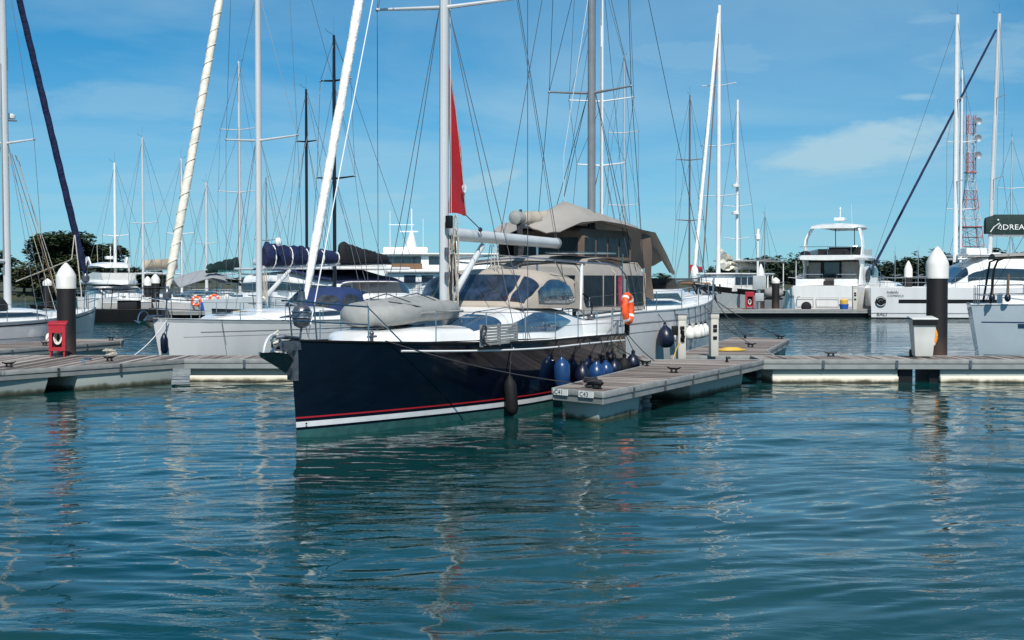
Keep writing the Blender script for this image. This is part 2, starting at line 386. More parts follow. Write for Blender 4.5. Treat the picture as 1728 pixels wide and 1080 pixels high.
# ------------------------------------------------------------ light and sky
SUN=Vector((.10,-.68,.73)).normalized()
sl=bpy.data.lights.new('sun','SUN'); sl.energy=5.0; sl.angle=R(.5); sl.color=(1,.955,.89)
so=bpy.data.objects.new('sun',sl); COL.objects.link(so); so.rotation_euler=SUN.to_track_quat('Z','Y').to_euler(); so.location=(-20,-20,40)
W=bpy.data.worlds.new('World'); SC.world=W; W.use_nodes=True
def world():
    nt=W.node_tree; N=nt.nodes; L=nt.links; bg=N['Background']; bg.inputs['Strength'].default_value=.108
    sky=N.new('ShaderNodeTexSky'); sky.sky_type='NISHITA'; sky.sun_disc=False
    sky.sun_elevation=math.asin(SUN.z); sky.sun_rotation=math.atan2(SUN.x,SUN.y); sky.ozone_density=3; sky.air_density=1.0; sky.dust_density=.3
    tc=N.new('ShaderNodeTexCoord'); mp=N.new('ShaderNodeMapping'); mp.inputs['Scale'].default_value=(1,1,1.35); mp.inputs['Location'].default_value=(0,0,.05)
    L.new(tc.outputs['Generated'],mp.inputs['Vector']); L.new(mp.outputs[0],sky.inputs['Vector'])
    sx=N.new('ShaderNodeSeparateXYZ'); L.new(tc.outputs['Generated'],sx.inputs[0])
    def m(op,a,b=None,c=None,clamp=False):
        n=N.new('ShaderNodeMath'); n.operation=op; n.use_clamp=clamp
        for i,v in enumerate((a,b,c)):
            if v is None: continue
            if isinstance(v,(int,float)): n.inputs[i].default_value=v
            else: L.new(v,n.inputs[i])
        return n.outputs[0]
    # tint towards the saturated tropical blue
    tint=N.new('ShaderNodeMix'); tint.data_type='RGBA'; tint.blend_type='MULTIPLY'; tint.inputs['Factor'].default_value=1
    gr=N.new('ShaderNodeValToRGB'); e=gr.color_ramp.elements; e[0].position=0; e[0].color=(.55,.92,.98,1); e[1].position=.20; e[1].color=(.12,.84,1.08,1)
    L.new(sx.outputs[2],gr.inputs['Fac']); L.new(sky.outputs[0],tint.inputs[6]); L.new(gr.outputs[0],tint.inputs[7])
    # streaky cirrus : noise on the cloud-plane coordinate
    zz=m('ADD',m('MAXIMUM',sx.outputs[2],0),.045)
    cv=N.new('ShaderNodeCombineXYZ'); L.new(m('DIVIDE',sx.outputs[0],zz),cv.inputs[0]); L.new(m('DIVIDE',sx.outputs[1],zz),cv.inputs[1])
    mp2=N.new('ShaderNodeMapping'); mp2.inputs['Scale'].default_value=(.55,.42,1); mp2.inputs['Rotation'].default_value=(0,0,.25); L.new(cv.outputs[0],mp2.inputs['Vector'])
    n1=N.new('ShaderNodeTexNoise'); n1.inputs['Scale'].default_value=.8; n1.inputs['Detail'].default_value=7; n1.inputs['Roughness'].default_value=.55; n1.inputs['Distortion'].default_value=.5; L.new(mp2.outputs[0],n1.inputs['Vector'])
    thin=m('MULTIPLY',m('MULTIPLY_ADD',n1.outputs['Fac'],3.0,-1.15,True),.60)
    # the broad cloud low on the right and small ones, in azimuth / elevation
    az=m('ARCTAN2',sx.outputs[0],sx.outputs[1]); el=m('ARCSINE',sx.outputs[2])
    n2=N.new('ShaderNodeTexNoise'); n2.inputs['Scale'].default_value=12; n2.inputs['Detail'].default_value=10; n2.inputs['Roughness'].default_value=.62; n2.inputs['Distortion'].default_value=.4; 
    mp3=N.new('ShaderNodeMapping'); mp3.inputs['Scale'].default_value=(1,1,4); L.new(tc.outputs['Generated'],mp3.inputs['Vector']); L.new(mp3.outputs[0],n2.inputs['Vector'])
    tot=thin
    for a0,e0,wa,we,s,sl_ in ((14.4,5.1,4.6,.95,.62,.07),(-1.2,3.9,1.6,.42,.5,.1),(-5.2,3.2,2.2,.35,.42,.0),(16.4,9.9,1.5,.45,.30,.0),(15.6,7.0,1.0,.18,.4,0),(7,8.6,7,.9,.25,.02),(-15,6.8,5,.8,.22,.0),(-13,3.8,5,.5,.22,0),(20,8.5,4,1.2,.3,0)):
        da=m('DIVIDE',m('SUBTRACT',az,R(a0)),R(wa)); 
        de=m('DIVIDE',m('SUBTRACT',m('SUBTRACT',el,R(e0)),m('MULTIPLY',m('SUBTRACT',az,R(a0)),sl_*2)),R(we))
        r=m('ADD',m('MULTIPLY',da,da),m('MULTIPLY',de,de))
        k=m('SUBTRACT',1.35,m('ADD',r,m('MULTIPLY',m('SUBTRACT',n2.outputs['Fac'],.5),4.6)),None)
        tot=m('MAXIMUM',tot,m('MULTIPLY',m('MULTIPLY',k,.8,None,True),s*1.35))
    mx=N.new('ShaderNodeMix'); mx.data_type='RGBA'; L.new(m('MULTIPLY',tot,1,None,True),mx.inputs['Factor']); L.new(tint.outputs[2],mx.inputs[6]); mx.inputs[7].default_value=(4.2,6.1,7.1,1)
    # milky haze towards the horizon
    hz=m('POWER',m('SUBTRACT',1,m('MULTIPLY',sx.outputs[2],5.0,None,True),None,True),2.0)
    m2=N.new('ShaderNodeMix'); m2.data_type='RGBA'; L.new(m('MULTIPLY',hz,.55),m2.inputs['Factor']); L.new(mx.outputs[2],m2.inputs[6]); m2.inputs[7].default_value=(2.7,5.0,6.3,1)
    L.new(m2.outputs[2],bg.inputs['Color'])
world()
# ------------------------------------------------------------ water: one sheet to the horizon, real waves near by
def water():
    xs=list(np.arange(-13,13.01,.075)); ys=[5.5]; 
    while ys[-1]<52: ys.append(ys[-1]+.045+max(0,ys[-1]-9)*.0042)
    st=.1; a=list(xs); 
    while a[-1]<5200: st*=1.22; a.append(a[-1]+st)
    b=[-v for v in a if v>13.0001][::-1]; xs=b+a; ys_f=list(ys); st=ys[-1]-ys[-2]
    while ys_f[-1]<5200: st*=1.18; ys_f.append(ys_f[-1]+st)
    st=.2; lo=[5.5]
    while lo[-1]>-60: st*=1.5; lo.append(lo[-1]-st)
    ys_f=lo[::-1][:-1]+ys_f
    X,Y=np.meshgrid(np.array(xs),np.array(ys_f)); Z=np.zeros_like(X); rs=np.random.RandomState(11)
    gx=X+.25*np.sin(X*.9+Y*.6)+.18*np.sin(Y*1.3-X*.5+2); gy=Y+.3*np.sin(X*.55+1)+.2*np.sin(Y*.7+X*.8)
    for i in range(90):
        lam=.26*(2.9/.26)**rs.rand(); th=rs.normal(math.pi/2+.15,.52); k=2*math.pi/lam; ph=rs.rand()*6.28
        amp=.0028*lam**1.0*(1.0 if lam>.5 else .9)
        s=np.sin(k*(math.cos(th)*gx+math.sin(th)*gy)+ph)
        env=.55+.45*np.sin(gx*rs.uniform(.1,.5)+gy*rs.uniform(.1,.5)+rs.rand()*6)
        Z+=amp*s*env*(1.25 if lam<.45 else .85 if lam<.8 else .55)
    Z+=.008*np.sin(.9*(X*.35+Y)+1)+.006*np.sin(1.7*(X*-.25+Y)+.3)
    fade=np.clip((60-Y)/25,0,1)*np.clip((Y-4.5)/1.5,0,1)*np.clip((22-np.abs(X))/8,0,1)
    Z*=fade
    ny,nx=X.shape; co_=np.stack([X,Y,Z],-1).reshape(-1,3)
    idx=np.arange(ny*nx).reshape(ny,nx); q=np.stack([idx[:-1,:-1],idx[:-1,1:],idx[1:,1:],idx[1:,:-1]],-1).reshape(-1,4)
    me=bpy.data.meshes.new('water'); me.vertices.add(len(co_)); me.vertices.foreach_set('co',co_.ravel()); me.loops.add(q.size); me.loops.foreach_set('vertex_index',q.ravel()); me.polygons.add(len(q)); me.polygons.foreach_set('loop_start',np.arange(0,q.size,4)); me.polygons.foreach_set('loop_total',np.full(len(q),4)); me.polygons.foreach_set('use_smooth',np.ones(len(q),bool)); me.update(); me.validate()
    m=bpy.data.materials.new('sea_water'); m.use_nodes=True; nt=m.node_tree; N=nt.nodes; L=nt.links; p=N['Principled BSDF']
    p.inputs['Roughness'].default_value=.03; p.inputs['IOR'].default_value=1.33; p.inputs['Specular IOR Level'].default_value=.48
    tc=N.new('ShaderNodeTexCoord'); big=N.new('ShaderNodeTexNoise'); big.inputs['Scale'].default_value=.12; big.inputs['Detail'].default_value=3; L.new(tc.outputs['Object'],big.inputs['Vector'])
    rp=N.new('ShaderNodeValToRGB'); rp.color_ramp.elements[0].position=.35; rp.color_ramp.elements[1].position=.65; rp.color_ramp.elements[0].color=(.0012,.030,.030,1); rp.color_ramp.elements[1].color=(.002,.043,.041,1); L.new(big.outputs['Fac'],rp.inputs['Fac']); L.new(rp.outputs[0],p.inputs['Base Color'])
    # fine ripples, with calm and ruffled patches
    def nz(sc,vec,rot,det):
        mp=N.new('ShaderNodeMapping'); mp.inputs['Scale'].default_value=vec; mp.inputs['Rotation'].default_value=(0,0,rot); L.new(tc.outputs['Object'],mp.inputs['Vector'])
        n=N.new('ShaderNodeTexNoise'); n.inputs['Scale'].default_value=sc; n.inputs['Detail'].default_value=det; n.inputs['Roughness'].default_value=.55; n.inputs['Distortion'].default_value=.6; L.new(mp.outputs[0],n.inputs['Vector']); return n.outputs['Fac']
    f1=nz(3.2,(.42,1,1),.12,4); f2=nz(1.0,(.4,1,1),-.15,3); f3=nz(.35,(.5,1,1),.1,2)
    b1=N.new('ShaderNodeBump'); b1.inputs['Distance'].default_value=.035; b1.inputs['Strength'].default_value=.55; L.new(f1,b1.inputs['Height'])
    pt=N.new('ShaderNodeMath'); pt.operation='MULTIPLY_ADD'; L.new(f3,pt.inputs[0]); pt.inputs[1].default_value=2.2; pt.inputs[2].default_value=-.80; pt.use_clamp=True; L.new(pt.outputs[0],b1.inputs['Strength'])
    b2=N.new('ShaderNodeBump'); b2.inputs['Distance'].default_value=.09; b2.inputs['Strength'].default_value=.26; L.new(f2,b2.inputs['Height']); L.new(b1.outputs[0],b2.inputs['Normal'])
    sy_=N.new('ShaderNodeSeparateXYZ'); L.new(tc.outputs['Object'],sy_.inputs[0]); dm=N.new('ShaderNodeMapRange'); dm.inputs[1].default_value=32; dm.inputs[2].default_value=70; dm.inputs[3].default_value=.09; dm.inputs[4].default_value=1.1; L.new(sy_.outputs[1],dm.inputs[0]); L.new(dm.outputs[0],b2.inputs['Distance'])
    L.new(b2.outputs[0],p.inputs['Normal'])
    me.materials.append(m); o=bpy.data.objects.new('water',me); COL.objects.link(o); tag(o,'teal and blue rippled harbour water','water',kind='structure')
water()
# ------------------------------------------------------------ pontoons
DZ=.60
def along(root_ang,pts): # world xy -> local of an origin at pts[0]
    o=Vector(pts[0]); c,s=math.cos(R(root_ang)),math.sin(R(root_ang))
    return [((x-o.x)*c+(y-o.y)*s, -(x-o.x)*s+(y-o.y)*c) for x,y in pts]
def pontoon(name,poly,ang,floats,label,group=None,fh=.22,mats='float_grey',edges=None):
    root=empty(name,(poly[0][0],poly[0][1],0),ang,label,'pontoon',group)
    lp=along(ang,poly); n=len(lp)
    cx=sum(p[0] for p in lp)/n; cy=sum(p[1] for p in lp)/n
    MB().prism(lp,DZ-.05,DZ).build('deck',MT['planks'],root)
    fa=MB(); ch=MB()
    for i in range(n):
        a=Vector(lp[i]);b=Vector(lp[(i+1)%n]); d=(b-a).normalized(); nn=Vector((d.y,-d.x))
        if nn.dot(Vector((cx,cy))-a)>0: nn=-nn
        for mb,o0,o1,z0,z1,ex in ((fa,.003,.055,DZ-.10,DZ+.012,.05),(ch,.0,.035,DZ-fh,DZ-.105,.03)):
            q=[a+nn*o0-d*ex,a+nn*o1-d*ex,b+nn*o1+d*ex,b+nn*o0+d*ex]; mb.prism([(p.x,p.y) for p in q],z0,z1-.003*(i%2))
    fa.build('fascia','fascia',root,bevel=.006); ch.build('side_channel','channel',root)
    for i in range(n):
        a=Vector(lp[i]);b=Vector(lp[(i+1)%n]); Ln=(b-a).length; d=(b-a).normalized(); nn=Vector((d.y,-d.x))
        if nn.dot(Vector((cx,cy))-a)>0: nn=-nn
        if Ln>2.2:
            for j in range(1,min(8,int(Ln/1.9)+1)):
                c_=a+d*(j*1.9-.4); q=[c_+nn*.05,c_+nn*.072,c_+d*.07+nn*.072,c_+d*.07+nn*.05]; MB().prism([(p.x,p.y) for p in q],DZ-.21,DZ-.012).build('joint_plate','steel_dark',root)
    for fl in floats:
        q=along(ang,[poly[0]]+list(fl))[1:]; c=sum((Vector(p) for p in q),Vector((0,0)))/len(q)
        mb=MB(); rows=[]
        for z,k in ((-.3,.90),(0,.955),(DZ-.30,.995),(DZ-.22,1.0)):
            rows.append([(c.x+(p[0]-c.x)*(1-(1-k)*.5),c.y+(p[1]-c.y)*k,z) for p in q])
        mb.grid(rows,True); mb.poly(rows[-1]); mb.build('float',mats,root,bevel=.02)
    return root
def cleat(root,x,y,ang=0,z=DZ):
    mb=MB(); T=Matrix.Translation((x,y,z+.004))@Matrix.Rotation(R(ang),4,'Z')
    for dx in (-.06,.06): mb.tube([T@Vector((dx,0,0)),T@Vector((dx*1.1,0,.085))],[.03,.02],8)
    mb.tube([T@Vector(p) for p in ((-.19,0,.125),(-.1,0,.09),(.1,0,.09),(.19,0,.125))],[.012,.022,.022,.012],8)
    mb.box(-.1,.1,-.04,.04,0,.015,T); return mb.build('cleat','black',root)
# near finger, trapezoid
nf_poly=[(1.67,26.2),(5.95,35.45),(6.45,36.66),(3.62,36.66),(3.48,35.0),(.83,27.2)]
nang=66.0
nf=pontoon('finger_pontoon',nf_poly,nang,[[(1.62,26.35),(2.55,28.35),(1.80,28.85),(1.0,27.3)],[(4.0,31.8),(5.75,35.3),(4.0,35.6),(2.8,32.3)]],'near finger pontoon with numbered end board beside the navy yacht','finger pontoons')
def loc(root,x,y,z=0): return world2loc(root,(x,y,z))
# end board with two number plates
a=loc(nf,.83,27.2); b=loc(nf,1.67,26.2); d=(b-a).normalized(); nn=Vector((d.y,-d.x,0)); 
if nn.x>0: nn=-nn
for s_,t in (('C41',.02),('C43',.56)):
    o=a.lerp(b,t)+nn*.062; mb=MB(); mb.slab([o+Vector((0,0,DZ-.115)),o+d*.40+Vector((0,0,DZ-.115)),o+d*.40+Vector((0,0,DZ+.0)),o+Vector((0,0,DZ+.0))],.012,nn)
    p=mb.build('number_plate','sign_white',nf); text(s_,.125,'ink',p,o+d*.03+nn*.013+Vector((0,0,DZ-.1)),d,(0,0,1),'lettering',1.15)
for x,y,an in ((1.62,27.0,60),(3.6,31.6,70),(3.2,34.2,70),(5.4,35.7,20)): q=loc(nf,x,y); cleat(nf,q.x,q.y,an)
# under-deck rollers of the near finger
mb=MB()
for dx in (0,.55): 
    q=loc(nf,2.55+dx*.45,29.5+dx); mb.lathe([(.16,-.1),(.16,.06),(.12,.09),(.12,.15),(.16,.18),(.16,.3)],(q.x,q.y,0),12)
mb.build('roller','fascia',nf)
# far finger beyond the walkway
ff_poly=[(7.1,38.55),(7.35,41.3),(9.56,49.2),(8.0,50.9),(4.35,38.55)]
ff=pontoon('finger_pontoon',ff_poly,73,[[(7.0,40.5),(7.6,42.6),(6.0,43),(5.4,40.8)],[(8.85,47.0),(9.5,49.2),(8.0,50.6),(7.2,47.5)]],'far finger pontoon running out beside the white tented yacht','finger pontoons')
for x,y,an in ((9.3,49.3,70),(8.2,50.0,20),(7.3,43.5,70)): q=loc(ff,x,y); cleat(ff,q.x,q.y,an)
# main walkway in long sections
def walkway(x0,x1,D0,D1,fl,label,name='walkway_pontoon',cream=True,rec=0,grp='walkway pontoons'):
    root=pontoon(name,[(x0,D0),(x1,D0),(x1,D1),(x0,D1)],0,[],label,grp,fh=.24)
    for a_,b_ in fl:
        mb=MB(); l=a_-x0;r=b_-x0
        mb.box(l,r,.10+rec,D1-D0-.1,-.15,DZ-.242); mb.build('float','float_grey',root,bevel=.015)
        if cream:
            m2=MB(); m2.box(l-.01,r+.01,.02+rec,.25+rec,-.1,.17); m2.build('float_rim','float_cream',root,bevel=.03)
    return root
wr=walkway(6.5,15.9,36.72,38.5,[(6.75,10.0),(11.1,15.85)],'walkway pontoon along the right, under the grey bin')
wl_=walkway(-8.5,3.55,37.0,38.8,[(-8.42,-4.35),(-4.2,3.4)],'walkway pontoon behind the bow of the navy yacht',rec=.08)
for x in (8.6,14.4): cleat(wr,x-6.5,1.6)
for x in (-6.0,-1.0): cleat(wl_,x+8.5,1.6)
# steel brackets / guide beams at the gaps
mb=MB(); mb.box(3.55,3.9,.15,1.6,-.3,DZ-.25); mb.box(4.35,4.6,.2,1.5,-.3,DZ-.25); mb.build('pile_guide','black',wr)
mb=MB(); mb.box(4.15,4.3,.86,1.1,-.3,DZ-.25); mb.build('gap_bracket','black',wl_)
# the wide junction deck on the left
jl=pontoon('junction_pontoon',[(-16.2,25.5),(-11.6,32.3),(-8.55,37.0),(-8.55,38.8),(-19,38.8),(-19,25.5)],0,
  [[(-15.4,26.9),(-10.9,33.4),(-12.6,34.2),(-17,28.5)],[(-10.45,34.1),(-8.75,36.7),(-10.6,37.2),(-12.3,35.2)]],'wide wedge shaped pontoon at the left edge carrying the red hose cabinet')
for x,y,an in ((-11.9,33.6,55),(-10.2,36.0,55)): q=loc(jl,x,y); cleat(jl,q.x,q.y,an)
mb=MB()
for x,y in ((-12.3,32.9),(-10.6,35.1)): q=loc(jl,x,y); mb.tube([(q.x,q.y,DZ),(q.x,q.y,DZ+.12)],[.05,.04],8); mb.tube([(q.x,q.y,DZ+.1),(q.x+.14,q.y+.2,DZ+.1)],.03,6)
mb.build('mooring_bracket','steel',jl)
fl_=pontoon('finger_pontoon',[(-15.9,38.85),(-13.15,47.6),(-13.4,48.9),(-15.3,49.2),(-18.6,38.85)],73,[[(-15.2,41),(-13.4,47),(-15,47.6),(-17,41.5)]],'finger pontoon on the left reaching past the black pile','finger pontoons')
for x,y,an in ((-13.6,48.2,73),(-14.6,44.4,73)): q=loc(fl_,x,y); cleat(fl_,q.x,q.y,an)
# second row of pontoons far behind
w2=walkway(-27.2,-6,91.5,93.6,[],'distant dark sided walkway pontoon on the left',cream=False)
w3=walkway(-5.9,24.3,96.2,98.3,[],'distant dark sided walkway pontoon below the motor yacht stern',cream=False)
for r_,l_ in ((w2,21.2),(w3,30.2)):
    mb=MB(); mb.box(.1,l_-.1,.25,1.9,-.2,DZ-.25); mb.build('float','black',r_)
fr3=pontoon('finger_pontoon',[(15.5,98.4),(17,98.4),(17,118),(15.5,118)],90,[],'distant thin finger pontoon right of the grey ketch','finger pontoons')
# ------------------------------------------------------------ piles
def pile(x,y,top,band,r,label,name='mooring_pile'):
    root=empty(name,(x,y,0),0,label,'pile','mooring piles with white caps')
    MB().lathe([(r,-.6),(r,band+.02)],(0,0,0),24).build('shaft',MT['pile'],root)
    hh=top-band; MB().lathe([(r*1.07,band),(r*1.09,band+.04),(r*1.07,band+.07),(r*1.09,band+hh*.42),(r*1.04,band+hh*.52),(r*.78,band+hh*.70),(r*.44,band+hh*.87),(r*.16,band+hh*.975),(.02,top)],(0,0,0),28).build('cap','cap_white',root,sharp=50)
    return root
p=at(112.5,592,39.4); pile(p.x,39.4,3.14,2.42,.255,'black mooring pile with white cone cap behind the red cabinet')
pile(11.70,39.15,3.58,2.70,.285,'tall black mooring pile with white cone cap behind the grey bin')
for px,D,ytop,yb,lab in ((1284,99.2,445,487,'distant white capped pile beside the red hose cabinet'),(1533,101,440,468,'distant white capped pile between motor yacht and near right pile'),(1309,101,468,478,'distant pile with small white cap right of the grey dinghy'),(262,96,462,478,'distant pile with white cap behind the furled cream sail'),(249,99,466,482,'distant small capped pile left of the furled cream sail'),(80,88,470,482,'distant small white capped pile left of the big black pile'),(695,112,468,480,'distant pile with white cap below the big white yacht')):
    p=at(px,ytop,D); b=at(px,yb,D); pile(p.x,D,p.z,b.z,.27,lab)
# ------------------------------------------------------------ yacht fittings
def stanchions(h,root,t0,t1,n,ht=.62,m='steel',r=.013,wires=True,inset=.06):
    """posts and two guard wires along both sides"""
    for sd in (-1,1):
        tops=[]
        for i in range(n+1):
            t=lerp(t0,t1,i/n); b=h.pt(t,1,sd); b.y-=sd*inset; b.z-=.02; e=b+Vector((0,0,ht))
            MB().tube([b,e],r,5).build('stanchion',m,root); tops.append(e)
        if wires:
            for k,nm in ((0,'guard_wire'),(.3,'guard_wire')):
                MB().tube([p-Vector((0,0,k)) for p in tops],.006,4,caps=False).build(nm,'steel_dark',root)
def pulpit(h,root,tb=.09,ht=.62,fwd=.1,m='steel',r=.016,name='pulpit'):
    mb=MB(); f=h.pt(0,1,1); L=[]
    for z,k in ((ht,1),(ht*.5,.7)):
        a=[h.pt(tb,1,-1)+Vector((0,.03,z)),h.pt(tb*.45,1,-1)+Vector((0,.0,z*1.03)),Vector((f.x-fwd*k,-.14,f.z+z*1.08)),Vector((f.x-fwd*k,.14,f.z+z*1.08)),h.pt(tb*.45,1,1)+Vector((0,.0,z*1.03)),h.pt(tb,1,1)+Vector((0,-.03,z))]
        mb.tube(a,r if k==1 else r*.8,6)
    for sd in (-1,1):
        mb.tube([h.pt(tb,1,sd)+Vector((0,-.03*sd,-.02)),h.pt(tb,1,sd)+Vector((0,-.03*sd,ht))],r,6)
        b=h.pt(tb*.3,1,sd); mb.tube([b+Vector((0.02,0,-.02)),b+Vector((-.08,0,ht*1.05))],r,6)
    return mb.build(name,m,root)
def pushpit(h,root,t=.88,ht=.65,m='steel',r=.016):
    mb=MB()
    for sd in (-1,1):
        for z in (ht,ht*.5):
            a=h.pt(t,1,sd)+Vector((0,-.06*sd,z)); b=h.pt(.985,1,sd)+Vector((0,-.06*sd,z)); c=Vector((b.x,b.y*.35,b.z)); mb.tube([a,b,c],r,6)
        for tt,yy in ((t,1),(.985,1),(.985,.35)):
            p=h.pt(tt,1,sd)+Vector((0,-.06*sd,0)); p.y*=yy; mb.tube([p-Vector((0,0,.02)),p+Vector((0,0,ht))],r,6)
    return mb.build('pushpit',m,root)
def wheel(root,c,r,ax=(1,0,0),m='black'):
    c=Vector(c); q=Vector(ax).to_track_quat('Z','Y').to_matrix(); mb=MB()
    mb.tube([c+q@Vector((r*math.cos(a),r*math.sin(a),0)) for a in [2*math.pi*i/24 for i in range(25)]],.018,6,caps=False)
    for k in range(5):
        a=k*2*math.pi/5; mb.tube([c,c+q@Vector((r*math.cos(a),r*math.sin(a),0))],.009,5)
    mb.tube([c,c-Vector(ax)*.2,c-Vector(ax)*.2-Vector((0,0,.8))],.05,8); return mb.build('steering_wheel',m,root)
def mast(root,x,z0,z1,m='alu',r=.085,rb=.055,lean=0.0,spr=(),parent_sh=None,sh='wire',hull=None,chain=None,rad=.007,tri=True,fore=None,back=None,tt=None,ant=True,lower=True):
    """spr: list of (height, half span, sweep)"""
    mx=lambda z: x+lean*(z-z0)
    o=MB().tube([(mx(z0),0,z0),(mx(lerp(z0,z1,.8)),0,lerp(z0,z1,.8)),(mx(z1),0,z1)],[r,r*.95,rb],10,sx=.8).build('mast',m,root)
    tr=MB(); tr.box(-.012,.012,-.02,.02,0,1)  # sail track up the after face
    tr.v=[(mx(lerp(z0+1.2,z1-.2,v[2]))+r*1.02+v[0]-(0 if v[2]<.5 else r*.3),v[1],lerp(z0+1.2,z1-.2,v[2])) for v in tr.v]; tr.build('sail_track','alu_dark' if m!='mast_black' else 'black',o)
    tips=[]
    for z,hs,sw in spr:
        for sd in (-1,1):
            MB().tube([(mx(z),0,z),(mx(z)+sw,sd*hs,z+.08*hs)],[.045,.028],8).build('spreader',m if m!='mast_black' else 'black',o)
            MB().ball((mx(z)+sw,sd*hs,z+.08*hs),.045,8,6).build('spreader_tip','alu_dark',o)
        tips.append((z,hs,sw))
    if chain:
        cx,cy,cz=chain
        for sd in (-1,1):
            pts=[(cx,sd*cy,cz)]+[(mx(z)+sw,sd*hs,z+.08*hs) for z,hs,sw in tips]+[(mx(tt or z1-.15),0,tt or z1-.15)]
            MB().tube(pts,rad,4,caps=False).build('shroud',sh,root)
            if tips and lower:
                z,hs,sw=tips[0]
                MB().tube([(cx-.25,sd*cy*.92,cz),(mx(z),sd*r,z-.05)],rad,4,caps=False).build('shroud',sh,root)
                MB().tube([(cx+.35,sd*cy*.95,cz),(mx(z),sd*r,z-.08)],rad,4,caps=False).build('shroud',sh,root)
                for (za,ha,sa),(zb,hb,sb) in zip(tips,tips[1:]+[(None,0,0)]):
                    if zb: MB().tube([(mx(za)+sa,sd*ha,za+.08*ha),(mx(zb),0,zb-.1)],rad*.9,4,caps=False).build('shroud',sh,root)
    if fore: shroud(fore,(mx(z1-.3),0,z1-.3),rad,sh,root,'forestay')
    if back: shroud((mx(z1),0,z1),back,rad,sh,root,'backstay')
    if ant:
        MB().tube([(mx(z1),0,z1),(mx(z1),0,z1+.75)],.008,4).build('antenna','wire',o)
        MB().tube([(mx(z1),0,z1+.02),(mx(z1)-.45,0,z1+.1)],.008,4).tube([(mx(z1)-.45,.0,z1+.1),(mx(z1)-.45,.09,z1+.22)],.014,4).build('wind_vane','black',o)
    return o
def halyards(root,x,z0,z1,n,m='wire_white',seed=1,spread=.12,r=.006):
    rnd=random.Random(seed)
    for i in range(n):
        y=rnd.uniform(-spread,spread); MB().tube([(x+rnd.uniform(-.12,.14),y*1.5,z0),(x+rnd.uniform(-.08,.1),y,z1*rnd.uniform(.85,1))],r,4,caps=False).build('halyard',m,root)
def fender(x,y,z,r,l,m,label,cat='fender',group='fenders',top=None,n=16,ball=False,line='rope_dark'):
    root=empty('fender',(x,y,z),0,label,cat,group)
    if ball: pr=[(.02,0),(r*.5,.015),(r*.86,l*.16),(r,l*.38),(r*.93,l*.58),(r*.62,l*.80),(r*.25,l*.93),(.05,l*.97),(.045,l)]
    else: pr=[(.03,0),(r*.7,.03),(r,.12),(r,l-.14),(r*.75,l-.05),(.06,l),(.05,l+.05)]
    rt=random.Random(int(x*100+y*37)); bo_=MB().lathe(pr,(0,0,-l),n).build('body',m,root,sharp=60); bo_.location=(0,0,l); bo_.rotation_euler=(R(rt.uniform(-5,5)),R(rt.uniform(-5,5)),0)
    e=MB(); e.lathe([(.035,l-.02),(.05,l+.03),(.02,l+.07)],(0,0,0),8); e.build('eyelet','black',root)
    if top: MB().tube([(0,0,l+.05),tuple(Vector(top)-Vector((x,y,z)))],.011,5,caps=False).build('lanyard',line,root)
    return root
def ring_buoy(name,c,r,rr,axis,m,label,cat,group=None,horseshoe=False,sz=1.0):
    root=empty(name,c,0,label,cat,group); q=Vector(axis).to_track_quat('Z','Y').to_matrix()
    a0,a1=(0,2*math.pi) if not horseshoe else (-math.pi*.38-math.pi/2+math.pi*.5,0)
    if horseshoe: an=[math.pi*(-.36)+i/26*math.pi*1.72 for i in range(27)]
    else: an=[2*math.pi*i/28 for i in range(29)]
    mb=MB(); mb.tube([q@Vector((r*math.cos(a),r*math.sin(a)*sz,0)) for a in an],rr,10,caps=horseshoe); mb.build('ring',m,root,sharp=60)
    b=MB()
    for k in (range(4) if not horseshoe else (1,3,5)):
        a=an[int(len(an)*(k+.5)/ (4 if not horseshoe else 7))]; ca=Vector((r*math.cos(a),r*math.sin(a)*sz,0)); t=Vector((-math.sin(a),math.cos(a)*sz,0)).normalized()
        b.tube([q@(ca-t*.03),q@(ca+t*.03)],rr*1.06,10)
    b.build('reflective_band','sign_white',root); return root
# ------------------------------------------------------------ the navy yacht
NA=66.4
nv=empty('sailing_yacht',(-3.64,24,0),NA,'navy blue hulled sailing yacht with beige sprayhood, moored bow out at the near finger','sailing yacht')
def nw(x,y,z): c,s=math.cos(R(NA)),math.sin(R(NA)); return Vector((-3.64+x*c-y*s,24+x*s+y*c,z))
H1=Hull(12.9,3.95,(1.66,1.42,1.34),rake=.20,tr=.80,k=.84,p=.55,srake=-.5,power=2.0)
hu=H1.shell(34,10).build('hull','navy_gel',nv)
H1.band(-.3,.135,0.0,.995,.004,both=True,n=40).build('antifouling','anti',hu)
H1.band(.182,.275,0.0,.995,.005,both=True,n=40).build('boot_stripe','stripe_white',hu)
H1.band(.332,.358,0.0,.995,.005,both=True,n=40).build('pin_stripe','stripe_red',hu)
mb=MB()
for sd in (-1,1): mb.tube([H1.pt(t,H1.z2v(t,H1.sheer(t)-.145),sd,.012) for t in [.155+.835*i/40 for i in range(41)]],.020,6)
mb.build('rub_rail','mast_white',hu)
H1.toe(.026,40).build('toe_rail','black',nv)
H1.deck(26).build('deck','deck_white',nv)
mb=MB(); mb.ball((.12,-.115,.24),.018,8,6); mb.build('drain_fitting','black',hu)
mb=MB(); 
for x,z in ((5.0,1.05),(5.05,1.33),(6.8,1.0)): t=x/12.9; p=H1.pt(t,H1.z2v(t,z),-1,.005); mb.ball(p,.022,8,5)
mb.build('skin_fitting','steel',hu)
